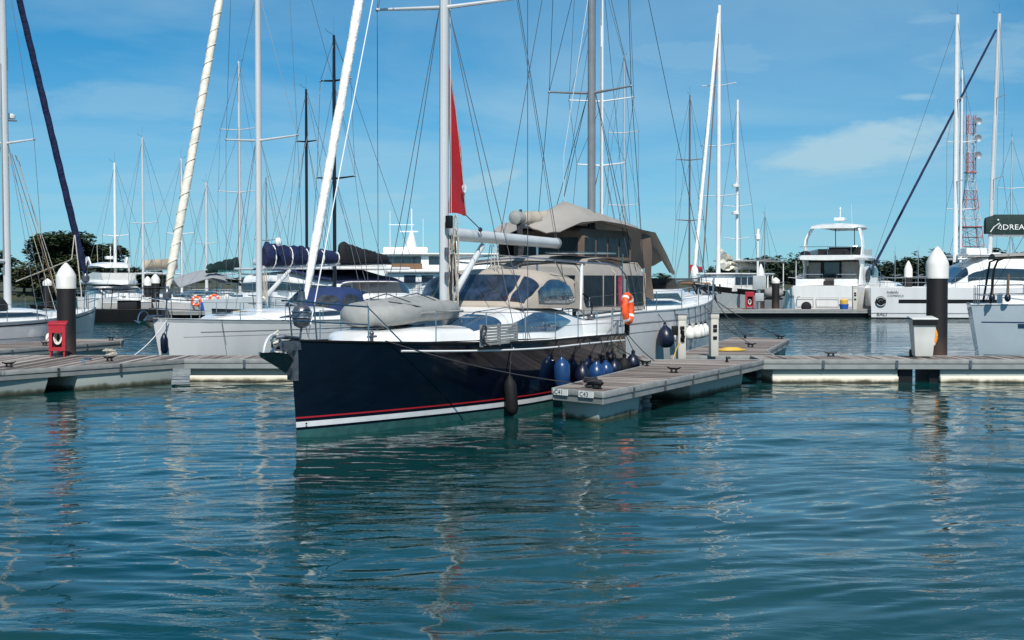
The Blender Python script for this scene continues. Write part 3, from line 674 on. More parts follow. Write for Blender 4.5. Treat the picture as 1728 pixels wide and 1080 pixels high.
# low forward coachroof, then the raised deck saloon
c1=Cabin([(1.5,.25),(2.3,.72),(3.5,.95),(5.2,1.05)],[(1.5,.04),(2.2,.20),(3.4,.27),(5.3,.30)],[(0,1.60),(5.3,1.47)],.5)
c1.mesh(1.5,5.3,16).build('foredeck_coachroof','white_gel',nv)
c2=Cabin([(4.55,.90),(5.6,1.32),(7.6,1.50),(9.6,1.40),(11.2,1.30)],[(4.55,.20),(5.7,.50),(7.2,.69),(9.0,.66),(10.2,.50),(11.2,.34)],[(4.4,1.50),(8,1.42),(11.2,1.36)],.42)
cr=c2.mesh(4.55,11.2,30).build('deck_saloon','white_gel',nv)
c2.win([(5.75,.30),(6.4,.22),(8.0,.20),(9.15,.52)],[(5.75,.34),(6.2,.62),(7.2,.80),(8.3,.80),(9.15,.56)],22,off=.008).build('saloon_window','glass_blue',cr)
# forward windscreen, wrapped round the sloping front of the saloon
mb=MB()
for a0,a1 in ((18,84),(96,162)):
    rows=[]
    for i in range(9):
        a=R(lerp(a0,a1,i/8)); rows.append([])
        for j in range(5):
            x=lerp(4.68,5.62,j/4); w=smooth_pw(x,c2.W);h=smooth_pw(x,c2.H);z=pw(x,c2.Z); ca=math.cos(a);sa=math.sin(a)
            rows[-1].append((x-.012,-w*math.copysign(abs(ca)**.42,ca)*1.004,z+h*sa**.42+.012))
    mb.grid(rows)
mb.build('windscreen','glass_blue',cr)
mb=MB(); mb.box(2.3,2.9,-.3,.3,1.775,1.80); mb.box(3.65,4.2,-.28,.28,1.78,1.815); mb.build('deck_hatch','glass_dark',nv,bevel=.01)
for sd in (-1,1):
    MB().tube([(5.0,sd*.85,1.95),(5.2,sd*.9,2.03),(8.9,sd*1.05,2.19),(9.1,sd*1.05,2.12)],.014,6).build('grab_rail','steel',nv)
# cockpit coamings, helm and seats
mb=MB()
for sd in (-1,1): mb.box(10.0,12.5,sd*1.25-.14,sd*1.25+.14,1.28,1.72)
mb.box(12.1,12.5,-1.2,1.2,1.28,1.66); mb.build('coaming','white_gel',nv,bevel=.06)
mb=MB(); mb.box(10.2,12.1,-1.1,1.1,1.30,1.34); mb.build('cockpit_sole','teak',nv)
for sd in(-1,1): wheel(nv,(11.35,sd*.72,1.98),.38)
mb=MB(); mb.ball((10.9,-1.25,1.80),.1,10,6,(1,1,.8)); mb.ball((10.2,-1.15,2.02),.085,10,6,(1,1,.9)); mb.build('winch','steel_dark',nv)
# bow gear
b=H1.pt(0,1,1)
mb=MB(); mb.box(-.62,.35,-.10,-.075,1.52,1.66); mb.box(-.62,.35,.075,.10,1.52,1.66); mb.box(-.5,.4,-.10,.10,1.50,1.53)
mb.tube([(-.58,-.1,1.6),(-.58,.1,1.6)],.045,10); mb.tube([(-.1,-.1,1.70),(-.55,-.09,1.74),(-.62,0,1.72),(-.55,.09,1.74),(-.1,.1,1.70)],.028,8); mb.build('bow_roller','steel_dark',nv)
mb=MB(); mb.grid([[(-.20+.0,-.012,1.62),(-.145,-.115,1.60)],[(-.17,-.012,1.3),(-.10,-.10,1.3)],[(-.135,-.012,.98),(-.075,-.085,.98)]]); mb.grid([[(-.20,.012,1.62),(-.145,.115,1.60)],[(-.17,.012,1.3),(-.10,.10,1.3)],[(-.135,.012,.98),(-.075,.085,.98)]]); 
mb.box(-.215,-.16,-.05,.05,1.0,1.5); mb.build('stem_plate','steel_dark',nv)
an=empty('anchor',(0,0,0)); an.parent=nv
mb=MB(); mb.tube([(-.1,0,1.62),(-.6,0,1.60),(-.86,0,1.42)],[.032,.032,.028],8); mb.build('shank','steel',an)
mb=MB(); mb.grid([[(-1.12,-.02,1.50),(-1.10,0,1.45),(-1.12,.02,1.50)],[(-.86,-.17,1.50),(-.84,0,1.35),(-.86,.17,1.50)],[(-.60,-.22,1.46),(-.56,0,1.24),(-.60,.22,1.46)],[(-.36,-.16,1.36),(-.34,0,1.14),(-.36,.16,1.36)]])
mb.v+=[(x+.012,y,z-.025) for x,y,z in mb.v]; mb.f+=[tuple(i+12 for i in f) for f in mb.f[:]]; mb.build('fluke','steel_dark',an,sharp=50)
mb=MB(); mb.tube([(-.50+.30*math.cos(a)-.2,.24*math.cos(a)*.0+.0+ (.21*math.sin(a*0)),1.42+.36*math.sin(a)) for a in [math.pi*i/14 for i in range(15)]],.022,7); mb.build('roll_bar','alu',an)
mb=MB()
for k in range(9): 
    mb.tube([(-.60+.02*math.sin(k*2),-.03+.02*k%.06,1.84-.06*k),(-.66+.05*math.cos(k*1.7),.05,1.78-.05*k)],.02,6)
mb.build('lashing','sail_cream',an)
pulpit(H1,nv,.105,.62,.02)
mb=MB()
for sd in (-1,1): 
    b0=H1.pt(.16,1,sd); mb.tube([b0+Vector((.0,-.05*sd,0)),H1.pt(.105,1,sd)+Vector((0,-.03*sd,.60))],.014,6)
mb.build('pulpit_brace','steel',nv)
stanchions(H1,nv,.22,.86,6,.60,r=.012)
pushpit(H1,nv,.87,.66)
# mast and rig
mtop=17.6
ms=mast(nv,5.6,1.75,mtop,'alu',.115,.085,lean=.006,spr=((8.22,1.72,.30),(12.9,1.3,.25)),chain=(5.95,1.72,1.44),rad=.0085,back=(12.75,0,1.6),lower=True)
for z,w in ((3.25,.17),(2.75,.1)): 
    MB().tube([(5.5,-.12,z-.08),(5.5,-.12,z+.08)],.045,10).build('mast_winch','steel_dark',ms)
mb=MB(); mb.box(5.42,5.52,-.26,-.12,3.72,3.98); mb.build('mast_light','black',ms,bevel=.02)
sailtube((.28,0,2.34),(5.35,0,16.9),.075,.105,'sail_white',nv)
dr=MB(); dr.lathe([(.05,-.26),(.13,-.22),(.165,-.10),(.165,.02),(.13,.09),(.075,.13),(.06,.30),(.055,.36)],(.17,0,2.12),18)
dr.tube([(.10,0,1.66),(.17,0,1.9)],.022,6); dr.build('furler_drum','steel_dark',nv,sharp=30)
mb=MB(); mb.tube([(.17+.17*math.cos(a),.17*math.sin(a),2.04) for a in [math.pi*2*i/20 for i in range(21)]],.012,5); mb.tube([(.17+.17*math.cos(a),.17*math.sin(a),2.14) for a in [math.pi*2*i/20 for i in range(21)]],.012,5); mb.build('furler_cage','steel',nv)
# inner stay with a furled second headsail shadowing the first
shroud((.45,.05,1.7),(5.4,0,15.2),.012,'mast_white',nv,'inner_forestay')
bm_=MB(); bm_.tube([(5.85,0,3.62),(11.75,0,3.56)],[.135,.125],12); bm_.build('boom','alu',nv)
bo=MB(); bo.lathe([(.125,0),(.14,.02),(.14,.12),(.11,.15)],(0,0,0),12,Matrix.Rotation(R(90),4,'Y')); bo.v=[(x+11.70,y,z+3.56) for x,y,z in bo.v]; bo.build('boom_end','alu_dark',nv)
MB().tube([(5.85,0,3.3),(5.95,0,3.75)],.06,8).build('gooseneck','black',nv)
mb=MB(); mb.tube([(5.78,0,2.15),(7.5,0,3.42)],[.075,.06],10); mb.build('boom_vang','alu',nv)
for k in range(4):
    MB().tube([(8.0+.02*k,-.08+.05*k,3.45),(7.4+.28*k,-.55+.3*k,2.25)],.010,5,caps=False).build('mainsheet','rope',nv)
MB().tube([(11.7,0,3.68),(5.75,0,mtop-.2)],.006,4,caps=False).build('topping_lift','wire',nv)
halyards(nv,5.75,3.2,14,5,'wire_white',3)
# coils of rope hanging at the mast foot
rnd=random.Random(5)
for k in range(11):
    a=k*2.4; cx=5.74+.10*math.cos(a); cy=-.10+.11*math.sin(a); z1=rnd.uniform(2.7,4.1); z0=z1-rnd.uniform(.7,1.25)
    pts=[]
    for i in range(17):
        u=2*math.pi*i/16; pts.append((cx+.05*math.sin(u)+rnd.uniform(-.015,.015),cy+.075*math.sin(u)+rnd.uniform(-.015,.015),(z0+z1)/2-(z1-z0)/2*math.cos(u)))
    MB().tube(pts,.018,5).build('rope_coil','rope' if k%4 else 'rope_dark',nv)
# small red storm sail hoisted behind the mast
mb=MB(); rows=[]
for i in range(17):
    t=i/16; z=lerp(4.04,7.15,t); w=.92*(1-t)**.95; rows.append([(5.84+w*j/6,.05*math.sin(z*2.2+j*.8)*(1-t)+.0,z+.02*math.sin(j)) for j in range(7)])
mb.grid(rows); rs_=mb.build('storm_sail','sail_red',nv,sharp=80)
MB().tube([(6.62,-.03,4.05),(6.26,-.03,5.6),(5.97,-.02,6.8)],.010,4).build('seam','rope',rs_)
mb=MB()
for q in ([(6.36,4.62),(6.40,4.52),(6.47,4.50),(6.53,4.55),(6.55,4.64)],[(6.45,4.50),(6.45,4.70)],[(6.40,4.66),(6.38,4.58)],[(6.52,4.68),(6.50,4.58)]): mb.tube([(x,-.055,z) for x,z in q],.012,4)
mb.build('emblem','steel_white',rs_)
MB().tube([(6.6,0,4.06),(6.95,-.2,3.75),(7.0,-.2,3.6)],.012,4).ball((6.95,-.2,3.74),.05,8,6).build('sheet_block','rope_dark',nv)
# sprayhood with clear panels
dg=Cabin([(6.75,1.28),(7.6,1.40),(9.0,1.42),(9.9,1.42)],[(6.75,.06),(7.05,.36),(7.5,.72),(8.2,.86),(9.0,.84),(9.9,.78)],[(6.7,2.08),(10,2.02)],.44)
dh=dg.mesh(6.75,9.65,26).build('sprayhood','beige',nv,sharp=60)
dg.win([(7.35,.16),(8.0,.12),(9.0,.12),(9.35,.2)],[(7.35,.58),(7.9,.72),(8.6,.74),(9.1,.58),(9.35,.24)],16,off=.012).build('side_window','vinyl',dh)
mb=MB()
for a0,a1 in ((22,62),(67,113),(118,158)):
    rows=[]
    for i in range(8):
        a=R(lerp(a0,a1,i/7)); rows.append([])
        for j in range(7):
            x=lerp(6.86,7.46,j/6); w=smooth_pw(x,dg.W);h=smooth_pw(x,dg.H);z=pw(x,dg.Z); ca=math.cos(a);sa=math.sin(a)
            rows[-1].append((x-.02,-w*math.copysign(abs(ca)**.44,ca)*1.01,z+h*sa**.44+.012))
    mb.grid(rows)
mb.build('front_window','vinyl',dh)
mb=MB()
for sd in (-1,1): mb.grid([[(9.4,sd*1.42,2.02),(9.4,sd*1.42,2.4),(9.4,sd*1.40,2.7)],[(9.85,sd*1.42,2.02),(9.8,sd*1.42,2.2),(9.6,sd*1.40,2.62)],[(10.35,sd*1.40,1.98),(10.1,sd*1.41,2.05),(9.7,sd*1.40,2.5)]])
mb.build('side_wing','beige',dh)
MB().tube([(6.72,-1.3,2.10),(6.8,-.6,2.13),(6.8,.6,2.13),(6.72,1.3,2.10)],.03,6).build('hem','beige',dh)
# stainless arch frame and bimini over the helm
for x0,x1,z0,z1 in ((9.72,9.86,2.0,3.08),(12.9,12.9,1.45,2.75)):
    for sd in (-1,1): MB().tube([(x0,sd*1.42,z0),(x1,sd*1.40,z1-.05)],.036 if x0<10 else .02,8).build('frame_post','mast_white' if x0<10 else 'steel',nv)
mb=MB()
for x,zt in ((9.9,3.12),(11.3,3.16),(12.4,3.08)):
    mb.tube([(x,-1.42,zt-.10),(x,-1.2,zt),(x,0,zt+.07),(x,1.2,zt),(x,1.42,zt-.10)],.018,6)
for sd in (-1,1): mb.tube([(8.2,sd*1.36,3.10),(9.9,sd*1.42,3.06),(11.4,sd*1.42,3.06),(12.4,sd*1.42,2.98),(13.0,sd*1.40,2.75),(13.25,sd*1.38,2.35),(13.3,sd*1.36,1.9)],.022,6)
mb.build('arch_frame','steel',nv)
mb=MB(); rows=[]
for i in range(13):
    x=lerp(9.95,12.6,i/12); zt=3.12+.06*math.sin(math.pi*i/12)-(.10 if i in(0,12) else 0); rows.append([(x,1.44*s_,zt+.09*(1-s_*s_)) for s_ in [-1,-.66,-.33,0,.33,.66,1]])
mb.grid(rows); mb.v+=[(x,y,z-.03) for x,y,z in mb.v]; nf_=len(mb.f); mb.f+=[tuple(i+91 for i in f)[::-1] for f in mb.f[:nf_]]
mb.build('bimini','taupe',nv)
mb=MB()
mb.box(9.7,11.0,-1.35,-.55,3.28,3.31); mb.box(11.15,12.5,-1.3,-.5,3.30,3.33); mb.build('solar_panel','glass_dark',nv)
mb=MB(); mb.tube([(8.3,-1.36,3.1),(8.3,0,3.22),(8.3,1.36,3.1)],.018,6); mb.tube([(8.3,-1.36,3.1),(9.4,-1.4,2.2)],.016,6); mb.build('forward_hoop','steel',nv)
# ensign staff with a furled red flag
MB().tube([(12.7,-1.35,1.5),(12.85,-1.35,3.3)],.014,6).build('flag_staff','steel',nv)
mb=MB(); rows=[]
for i in range(9):
    t=i/8; z=lerp(2.75,2.15,t); rows.append([(12.70-.022*k+.02*math.sin(k*2.1+t*3),-1.36+.05*math.cos(k*2.3),z-.03*k*t) for k in range(6)])
mb.grid(rows); mb.build('ensign','ensign_red',nv)
# radar pole + radio boxes
MB().tube([(12.75,.9,1.45),(12.75,.9,3.5)],.03,8).build('stern_pole','steel',nv)
# grey passerelle panel lashed to the guard rail
ps=empty('passerelle',nw(3.55,-1.79,1.42),NA,'grey slatted folding gangplank lashed to the guard rail of the navy yacht','gangplank')
mb=MB()
for k in range(7): mb.box(.05,1.62,-.02,.02,.02+k*.056,.062+k*.056)
mb.build('slat','hyp',ps)
mb=MB(); mb.box(.0,.05,-.03,.03,0,.42); mb.box(1.62,1.67,-.03,.03,0,.42); mb.box(.8,.84,-.028,.028,.0,.42); mb.build('side_bar','alu_dark',ps)
mb=MB(); mb.tube([(.05+.06*math.sin(k),-.06,.4-.05*k) for k in range(8)],.02,5); mb.tube([(0,-.05,.4),(-.12,-.05,.3),(-.05,-.05,.1),(.3,-.06,.0)],.018,5); mb.build('lashing','rope_dark',ps)
# inflatable dinghy, upside down on the foredeck
dn=empty('inflatable_dinghy',nw(2.35,.05,1.97),NA+3,'grey inflatable dinghy lying upside down on the foredeck of the navy yacht','dinghy')
def dingy(root,Ld,Wd,r,m='hyp'):
    path=[]; 
    for i in range(33):
        u=i/32; a=lerp(-1,1,u)
        if abs(a)>.42: x=Ld*(.32+.68*(abs(a)-.42)/.58); y=math.copysign(Wd/2,a)
        else: x=Ld*.32*(abs(a)/.42)**1.75; y=math.copysign(Wd/2*math.sin(abs(a)/.42*math.pi/2)**.9,a)
        path.append((x,y,.10+.07*(1-min(1,x/Ld/.4))*-1))
    rr=[r]*33; rr[0]=rr[32]=r*.35; rr[1]=rr[31]=r*.85
    MB().tube(path,rr,14).build('tube',m,root,sharp=60)
    mb=MB(); rows=[]
    for i in range(13):
        t=i/12; x=Ld*lerp(.06,.95,t); w=Wd/2*min(1,(t*2.6)**.6+.02); rows.append([(x,w*s,.12+.26*(1-abs(s)**1.3)*(.65+.35*math.sin(min(1,t*2)*math.pi/2))) for s in (-1,-.6,-.3,0,.3,.6,1)])
    mb.grid(rows); mb.build('floor',m,root,sharp=60)
    MB().tube([(p[0],p[1]*1.0+math.copysign(r*1.0,p[1]) if abs(p[1])>.2 else p[1],p[2]-.03) for p in path[2:31] if p[0]>.25 or abs(p[1])<9][0:0] or [(Ld*.3,-Wd/2-r,.08),(Ld*.95,-Wd/2-r,.08)],.022,5).build('rubbing_strake','hyp',root)
    MB().tube([(.35,-Wd*.32,.30),(.8,-Wd/2-r*.75,.22),(1.5,-Wd/2-r*.9,.12),(2.2,-Wd/2-r*.75,.2)],.010,4).tube([(1.1,-Wd/2-r*.8,.2),(1.0,0,.44),(1.1,Wd/2,.3)],.010,4).tube([(2.3,-Wd/2-r*.8,.2),(2.4,0,.44),(2.3,Wd/2,.3)],.010,4).build('lashing','rope_dark',root)
dingy(dn,3.15,1.1,.20)
# lifebuoy, outboard
c=nw(12.0,-1.78,1.98); ring_buoy('horseshoe_buoy',c,.215,.085,Vector((.917,-.4,0.05)),'orange','orange horseshoe lifebuoy hanging on the stern rail of the navy yacht','lifebuoy',sz=1.45)
ob=empty('outboard_motor',nw(12.75,-1.5,1.95),NA,'small grey outboard motor clamped on the stern rail of the navy yacht','outboard motor')
MB().ball((0,0,.22),.19,12,8,(1.15,.85,.95)).box(-.15,.15,-.12,.12,.05,.22).build('cowling','paint_grey',ob,bevel=.01)
MB().box(-.05,.07,-.05,.05,-.55,.08).box(-.12,.12,-.03,.03,-.6,-.52).build('leg','black',ob,bevel=.01)
MB().tube([(-.1,0,-.62),(.12,0,-.62)],[.05,.03],8).build('gearcase','black',ob)
# fenders along the port side
def sidefender(x,z,r,l,m,lab,off=None,ball=False,zt=1.42):
    t=x/12.9; p=H1.pt(t,H1.z2v(t,max(z+l*.5,.3)),-1); q=nw(p.x,p.y-(r if off is None else off),z); tp=nw(p.x,H1.pt(t,1,-1).y,zt)
    return fender(q.x,q.y,q.z,r,l,m,lab,'fender','fenders hung between the navy yacht and the finger',tuple(tp),ball=ball)
sidefender(4.95,.02,.125,.72,'rubber','black cylindrical fender touching the water at the port side of the navy yacht')
sidefender(6.95,.40,.17,.62,'fender_blue','blue fender nearest the numbered pontoon end',zt=1.42)
sidefender(8.25,.38,.17,.50,'fender_navy','dark navy fender second behind the pontoon end',ball=True)
sidefender(8.75,.40,.20,.50,'fender_blue','largest bright blue ball fender, white plug, along the navy hull',off=.32,ball=True)
sidefender(9.75,.42,.17,.44,'fender_blue','small bright blue ball fender behind the larger blue one',off=.22,ball=True)
sidefender(10.6,.42,.16,.42,'fender_navy','black round fender right of the two blue ball fenders',off=.2,ball=True)
sidefender(11.4,.42,.17,.44,'rubber','black round fender under the stern quarter of the navy yacht',off=.25,ball=True)
sidefender(12.2,.45,.18,.46,'fender_navy','rearmost dark fender at the stern of the navy yacht',off=.3,ball=True)
# mooring lines
def line(a,b,sag,r,m,lab,n=14):
    o=MB().tube(catenary(a,b,sag,n),r,5,caps=False).build('mooring_line',m); return tag(o,lab,'mooring line','mooring lines')
line(nw(1.55,-.86,1.60),Vector((1.35,27.2,DZ+.08)),.10,.012,'rope_dark','long black line from the navy bow fairlead to the finger end cleat')
line(nw(10.2,-1.75,1.40),Vector((3.25,34.3,DZ+.08)),.06,.012,'rope_dark','short black spring line from the navy stern quarter to the finger')
line(nw(12.6,-1.55,1.36),Vector((3.5,34.9,DZ+.08)),.05,.012,'rope_dark','short black stern line from the navy yacht to the walkway corner')
mb=MB()
p=H1.pt(.115,1,-1)
mb.tube([p+Vector((0,.1,0)),p+Vector((0,.1,.14))],.035,8); mb.tube([p+Vector((-.14,.1,.10)),p+Vector((.16,.1,.10))],.022,8); mb.ball(p+Vector((0,.1,.16)),.045,8,6); mb.build('bow_cleat','steel_dark',nv)
# ------------------------------------------------------------ generic sailing yacht
def yacht(label,bow,ang,L,B,fb,mx,mtop,hullm='hull_white',mm='alu',mr=.1,spr=((7.5,1.5,.2),),bagm=None,bagl=(.3,4.6),bagz=(3.0,3.1),bagh=(.55,.3),bagw=.16,jib=None,jr=.08,jibz=None,hood=None,hx=None,stripe=None,detail=2,rig='wire',rad=.009,coach=True,group='sailing yachts in the marina',cat='sailing yacht',back=True,rake=.35,srake=.3,lean=0,k=.8,name='sailing_yacht',win='glass_dark',chz=None,boom=True):
    root=empty(name,(bow[0],bow[1],0),ang,label,cat,group); h=Hull(L,B,fb,rake=rake,srake=srake,k=k)
    hu=h.shell(22,8).build('hull',hullm,root)
    h.band(-.25,.10,0,.99,.005,both=True,n=20).build('antifouling','anti' if detail>1 else 'black',hu)
    if stripe:
        for z0,z1,t0,t1,m_ in stripe:
            h.band((lambda t,z0=z0:h.sheer(t)+z0 if z0<0 else z0),(lambda t,z1=z1:h.sheer(t)+z1 if z1<=0 else z1),t0,t1,.006,both=True,n=24).build('stripe',m_,hu)
    h.deck(18).build('deck','deck_white',root); h.toe(.02,24).build('toe_rail','paint_grey' if detail>1 else 'white_gel',root)
    zd=fb[1]-.05
    if coach:
        c=Cabin([(L*.14,.25),(L*.24,B*.25),(L*.42,B*.32),(L*.66,B*.31),(L*.72,B*.29)],[(L*.14,.03),(L*.24,.22),(L*.4,.42),(L*.6,.48),(L*.72,.40)],[(0,fb[0]-.04),(L*.3,zd+.05),(L,zd)],.45)
        o=c.mesh(L*.14,L*.70,20).build('coachroof','white_gel',root)
        c.win([(L*.34,.32),(L*.55,.30),(L*.64,.40)],[(L*.34,.40),(L*.42,.66),(L*.60,.68),(L*.64,.44)],12).build('cabin_window',win,o)
        mb=MB(); mb.box(L*.2,L*.2+.5,-.25,.25,zd+.33,zd+.37); mb.build('deck_hatch','glass_dark',root)
        mb=MB()
        for sd in (-1,1): mb.box(L*.70,L*.95,sd*B*.30-.1,sd*B*.30+.1,zd-.02,zd+.34)
        mb.build('coaming','white_gel',root,bevel=.03)
    if mtop:
        mz=zd+.4
        ms=mast(root,mx,mz,mtop,mm,mr,mr*.7,lean=lean,spr=spr,chain=(mx+.3,B*.46,zd+.05),sh=rig,rad=rad,fore=None if jib else (.1,0,fb[0]),back=(L-.2,0,fb[2]) if back else None,lower=detail>0)
        if jib: sailtube((.35,0,jibz or fb[0]+.9),(mx-.15,0,mtop-.5),jr,jr*.8,jib,root)
        if jib and detail>0: 
            q=jibz or fb[0]+.9; dr=MB(); dr.lathe([(.05,-.2),(.14,-.15),(.15,.02),(.08,.1),(.07,.25)],(.32,0,q-.15),12); dr.tube([(.25,0,fb[0]),(.31,0,q-.3)],.02,5); dr.build('furler_drum','steel_dark',root)
        if boom:
            b0,b1=bagl; MB().tube([(mx+.2,0,bagz[0]),(mx+b1+.15,0,bagz[1])],.07,8).build('boom',mm,root)
            if bagm: bag((mx+b0,0,bagz[0]+.05),(mx+b1,0,bagz[1]+.05),bagh[0],bagh[1],bagw,bagw*.7,bagm,root,seed=int(L*10+mx*3))
    if hood and hx:
        d=Cabin([(hx-.2,B*.26),(hx+.6,B*.32),(hx+1.9,B*.33)],[(hx-.2,.05),(hx+.25,.45),(hx+.8,.82),(hx+1.9,.86)],[(0,zd+.38),(L,zd+.34)],.5)
        o=d.mesh(hx-.2,hx+1.8,12).build('sprayhood',hood,root); d.win([(hx+.5,.15),(hx+1.5,.12)],[(hx+.5,.6),(hx+1.0,.72),(hx+1.5,.6)],8,off=.014).build('side_window','vinyl_grey',o)
        mb=MB()
        for a0,a1 in ((25,85),(95,155)):
            rows=[]
            for i in range(7):
                a=R(lerp(a0,a1,i/6)); rows.append([])
                for j in range(4):
                    x=lerp(hx-.08,hx+.45,j/3); w=smooth_pw(x,d.W);hh=smooth_pw(x,d.H);z=pw(x,d.Z); ca=math.cos(a);sa=math.sin(a); rows[-1].append((x-.02,-w*math.copysign(abs(ca)**.5,ca)*1.01,z+hh*sa**.5+.014))
            mb.grid(rows)
        mb.build('front_window','vinyl_grey',o)
    if detail>0: pulpit(h,root,.10,.6,.0,r=.018); stanchions(h,root,.2,.84,5 if detail>1 else 4,.6,r=.014); pushpit(h,root)
    return root,h
YG='sailing yachts in the marina'
# white yacht left of the navy one
lw,lh=yacht('white sailing yacht with navy sail cover and cream furled headsail, left of the navy yacht',(-11.38,46),60,13.6,3.9,(1.42,1.22,1.15),4.9,19.6,mr=.125,spr=((7.55,1.62,.15),(13,1.3,.1)),bagm='navy_canvas',bagl=(.25,4.5),bagz=(3.08,3.25),bagh=(.82,.42),bagw=.24,jib='sail_cream',jr=.15,jibz=2.35,hood='blue_canvas',hx=7.6,
   stripe=((-.11,-.03,0,.99,'paint_grey'),(.92,.945,.1,.9,'alu_dark'),(.78,.79,.06,.92,'alu_dark')),rake=.35,rad=.010)
for k in range(5):
    s_=5.6+k*.95; w=.30-.02*k; z=3.12+.04*k
    MB().tube([(s_+.1*math.sin(a),w*math.sin(a),z+.36-.04*k-(.42-.05*k)*math.cos(a)) for a in [2*math.pi*i/14 for i in range(15)]],.022,5).build('sail_tie','sail_white',lw)
mb=MB(); mb.ball((5.3,-.55,4.0),.13,10,8,(1,1,1.2)); mb.build('radar_dome','white_gel',lw)
mb=MB(); mb.tube([(5.1,0,1.95),(6.6,0,3.0)],[.09,.07],8); mb.build('boom_vang','alu',lw)
for k in range(5): MB().tube([(5.1+.04*math.cos(k*2),-.12+.05*k,3.0-.1*k),(5.16,-.16+.05*k,1.75+.08*k)],.022,5).build('rope_coil','rope',lw)
mb=MB(); mb.tube([(5.6+.12,-.35,.0),(5.6,-.3,0)],.01,4)
# its anchor and roller
mb=MB(); mb.box(-.55,.3,-.08,.08,1.36,1.42); mb.tube([(-.45,-.08,1.46),(-.45,.08,1.46)],.05,8); mb.build('bow_roller','steel_dark',lw)
mb=MB(); mb.tube([(.1,0,1.5),(-.55,0,1.5),(-.8,0,1.3)],.03,6); mb.grid([[(-1.0,-.2,1.38),(-.95,0,1.27),(-1.0,.2,1.38)],[(-.45,-.16,1.28),(-.4,0,1.1),(-.45,.16,1.28)]]); mb.tube([(-.75+.25*math.cos(a),0,1.36+.3*math.sin(a)) for a in [math.pi*i/10 for i in range(11)]],.02,6); mb.build('anchor','steel',lw)
mb=MB(); mb.box(2.95,3.35,-.78,-.5,1.55,1.60); mb.box(8.5,8.9,-1.0,-.8,1.66,1.7); mb.build('deck_vent','tan',lw)
MB().tube([(1.8+.0,-1.0,1.35),(2.0,-1.02,.5)],.012,4).build('fender_line','rope_dark',lw)
q=lw.matrix_basis
def wpt(root,x,y,z):
    c,s=math.cos(root.rotation_euler.z),math.sin(root.rotation_euler.z); return Vector((root.location.x+x*c-y*s,root.location.y+x*s+y*c,z))
a=wpt(lw,-.1,-.25,.28); fender(a.x,a.y,a.z,.125,.6,'fender_navy','navy blue fender hanging under the bow of the left white yacht','fender','fenders on neighbouring boats',tuple(wpt(lw,.3,-.2,1.4)))
line(wpt(lw,.2,-.1,1.35),Vector((-10.3,38.7,DZ)),.1,.018,'sail_white','pale mooring line from the left white yacht bow down to the pontoon')
line(wpt(lw,.2,.1,1.35),Vector((-13.5,48.4,DZ+.05)),.12,.012,'rope_dark','dark mooring line from the left white yacht bow to the far left finger')
sp=MB(); pts=[]
for i in range(260):
    t=i/259; c_=Vector((.35,0,2.35)).lerp(Vector((4.75,0,19.1)),t); a_=t*2*math.pi*30; r_=lerp(.158,.13,t)*min(1,.5+t*14); pts.append((c_.x+r_*math.cos(a_),c_.y+r_*math.sin(a_),c_.z))
sp.tube(pts,.014,4,caps=False).build('spiral_lashing','rope',lw)
# white yacht at the left edge
le,leh=yacht('white sailing yacht with navy furled headsail at the left edge behind the black pile',(-16.0,54.0),253.1,13,3.9,(1.60,1.28,1.2),5.0,14.6,mm='alu',mr=.15,spr=((7.35,1.25,.1),),bagm=None,bagz=(3.3,3.3),jib='navy_canvas',jr=.135,jibz=2.9,stripe=((-.14,-.09,0,.99,'black'),(.72,.745,.06,.95,'alu_dark')),rad=.010,lean=.012)
c=Cabin([(5.8,.6),(6.6,1.15),(8.5,1.25)],[(5.8,.05),(6.8,.55),(8.5,.62)],[(0,1.7),(13,1.6)],.5); c.mesh(5.8,8.6,10).build('windscreen_cover','black_canvas',le)
mb=MB(); mb.lathe([(.05,0),(.26,.02),(.27,.12),(.2,.18),(.05,.2)],(4.55,-.25,8.25),14); mb.build('radar_dome','white_gel',le)
mb=MB(); mb.lathe([(.09,0),(.1,.3),(.05,.34)],(4.75,-.2,7.55),10); mb.build('antenna_dome','white_gel',le)
mb=MB(); mb.lathe([(.09,0),(.09,.75),(.04,.8)],(4.85,-.1,9.9),10); mb.build('radar_reflector','white_gel',le)
MB().tube([(4.4,0,8.2),(5.0,0,8.15)],.03,5).build('radar_bracket','alu_dark',le)
MB().tube([(1.0,0,4.4),(1.5,.2,3.4),(5.0,.35,2.6)],.02,5).build('headsail_sheet','rope',le); MB().tube([(1.0,0,4.4),(1.8,.8,2.2),(2.2,1.1,1.5)],.02,5).build('headsail_sheet','rope',le)
for i,(x,m_) in enumerate(((3.1,'rope'),(3.3,'teak'),(3.5,'rope'),(3.0,'rope'))): MB().tube([(x,1.1-.1*i,1.5),(x+1.6,.15,7.0)],.014,4,caps=False).build('halyard',m_,le)
a=wpt(le,5.6,2.12,.25); fender(a.x,a.y,a.z,.16,.62,'sail_white','white fender hanging on the left edge yacht','fender','fenders on neighbouring boats',tuple(wpt(le,5.6,1.9,1.4)))
line(wpt(le,4.8,1.9,1.35),Vector((-14.6,44.4,DZ+.08)),.05,.012,'rope_dark','dark mooring line between the left edge yacht and the left finger')
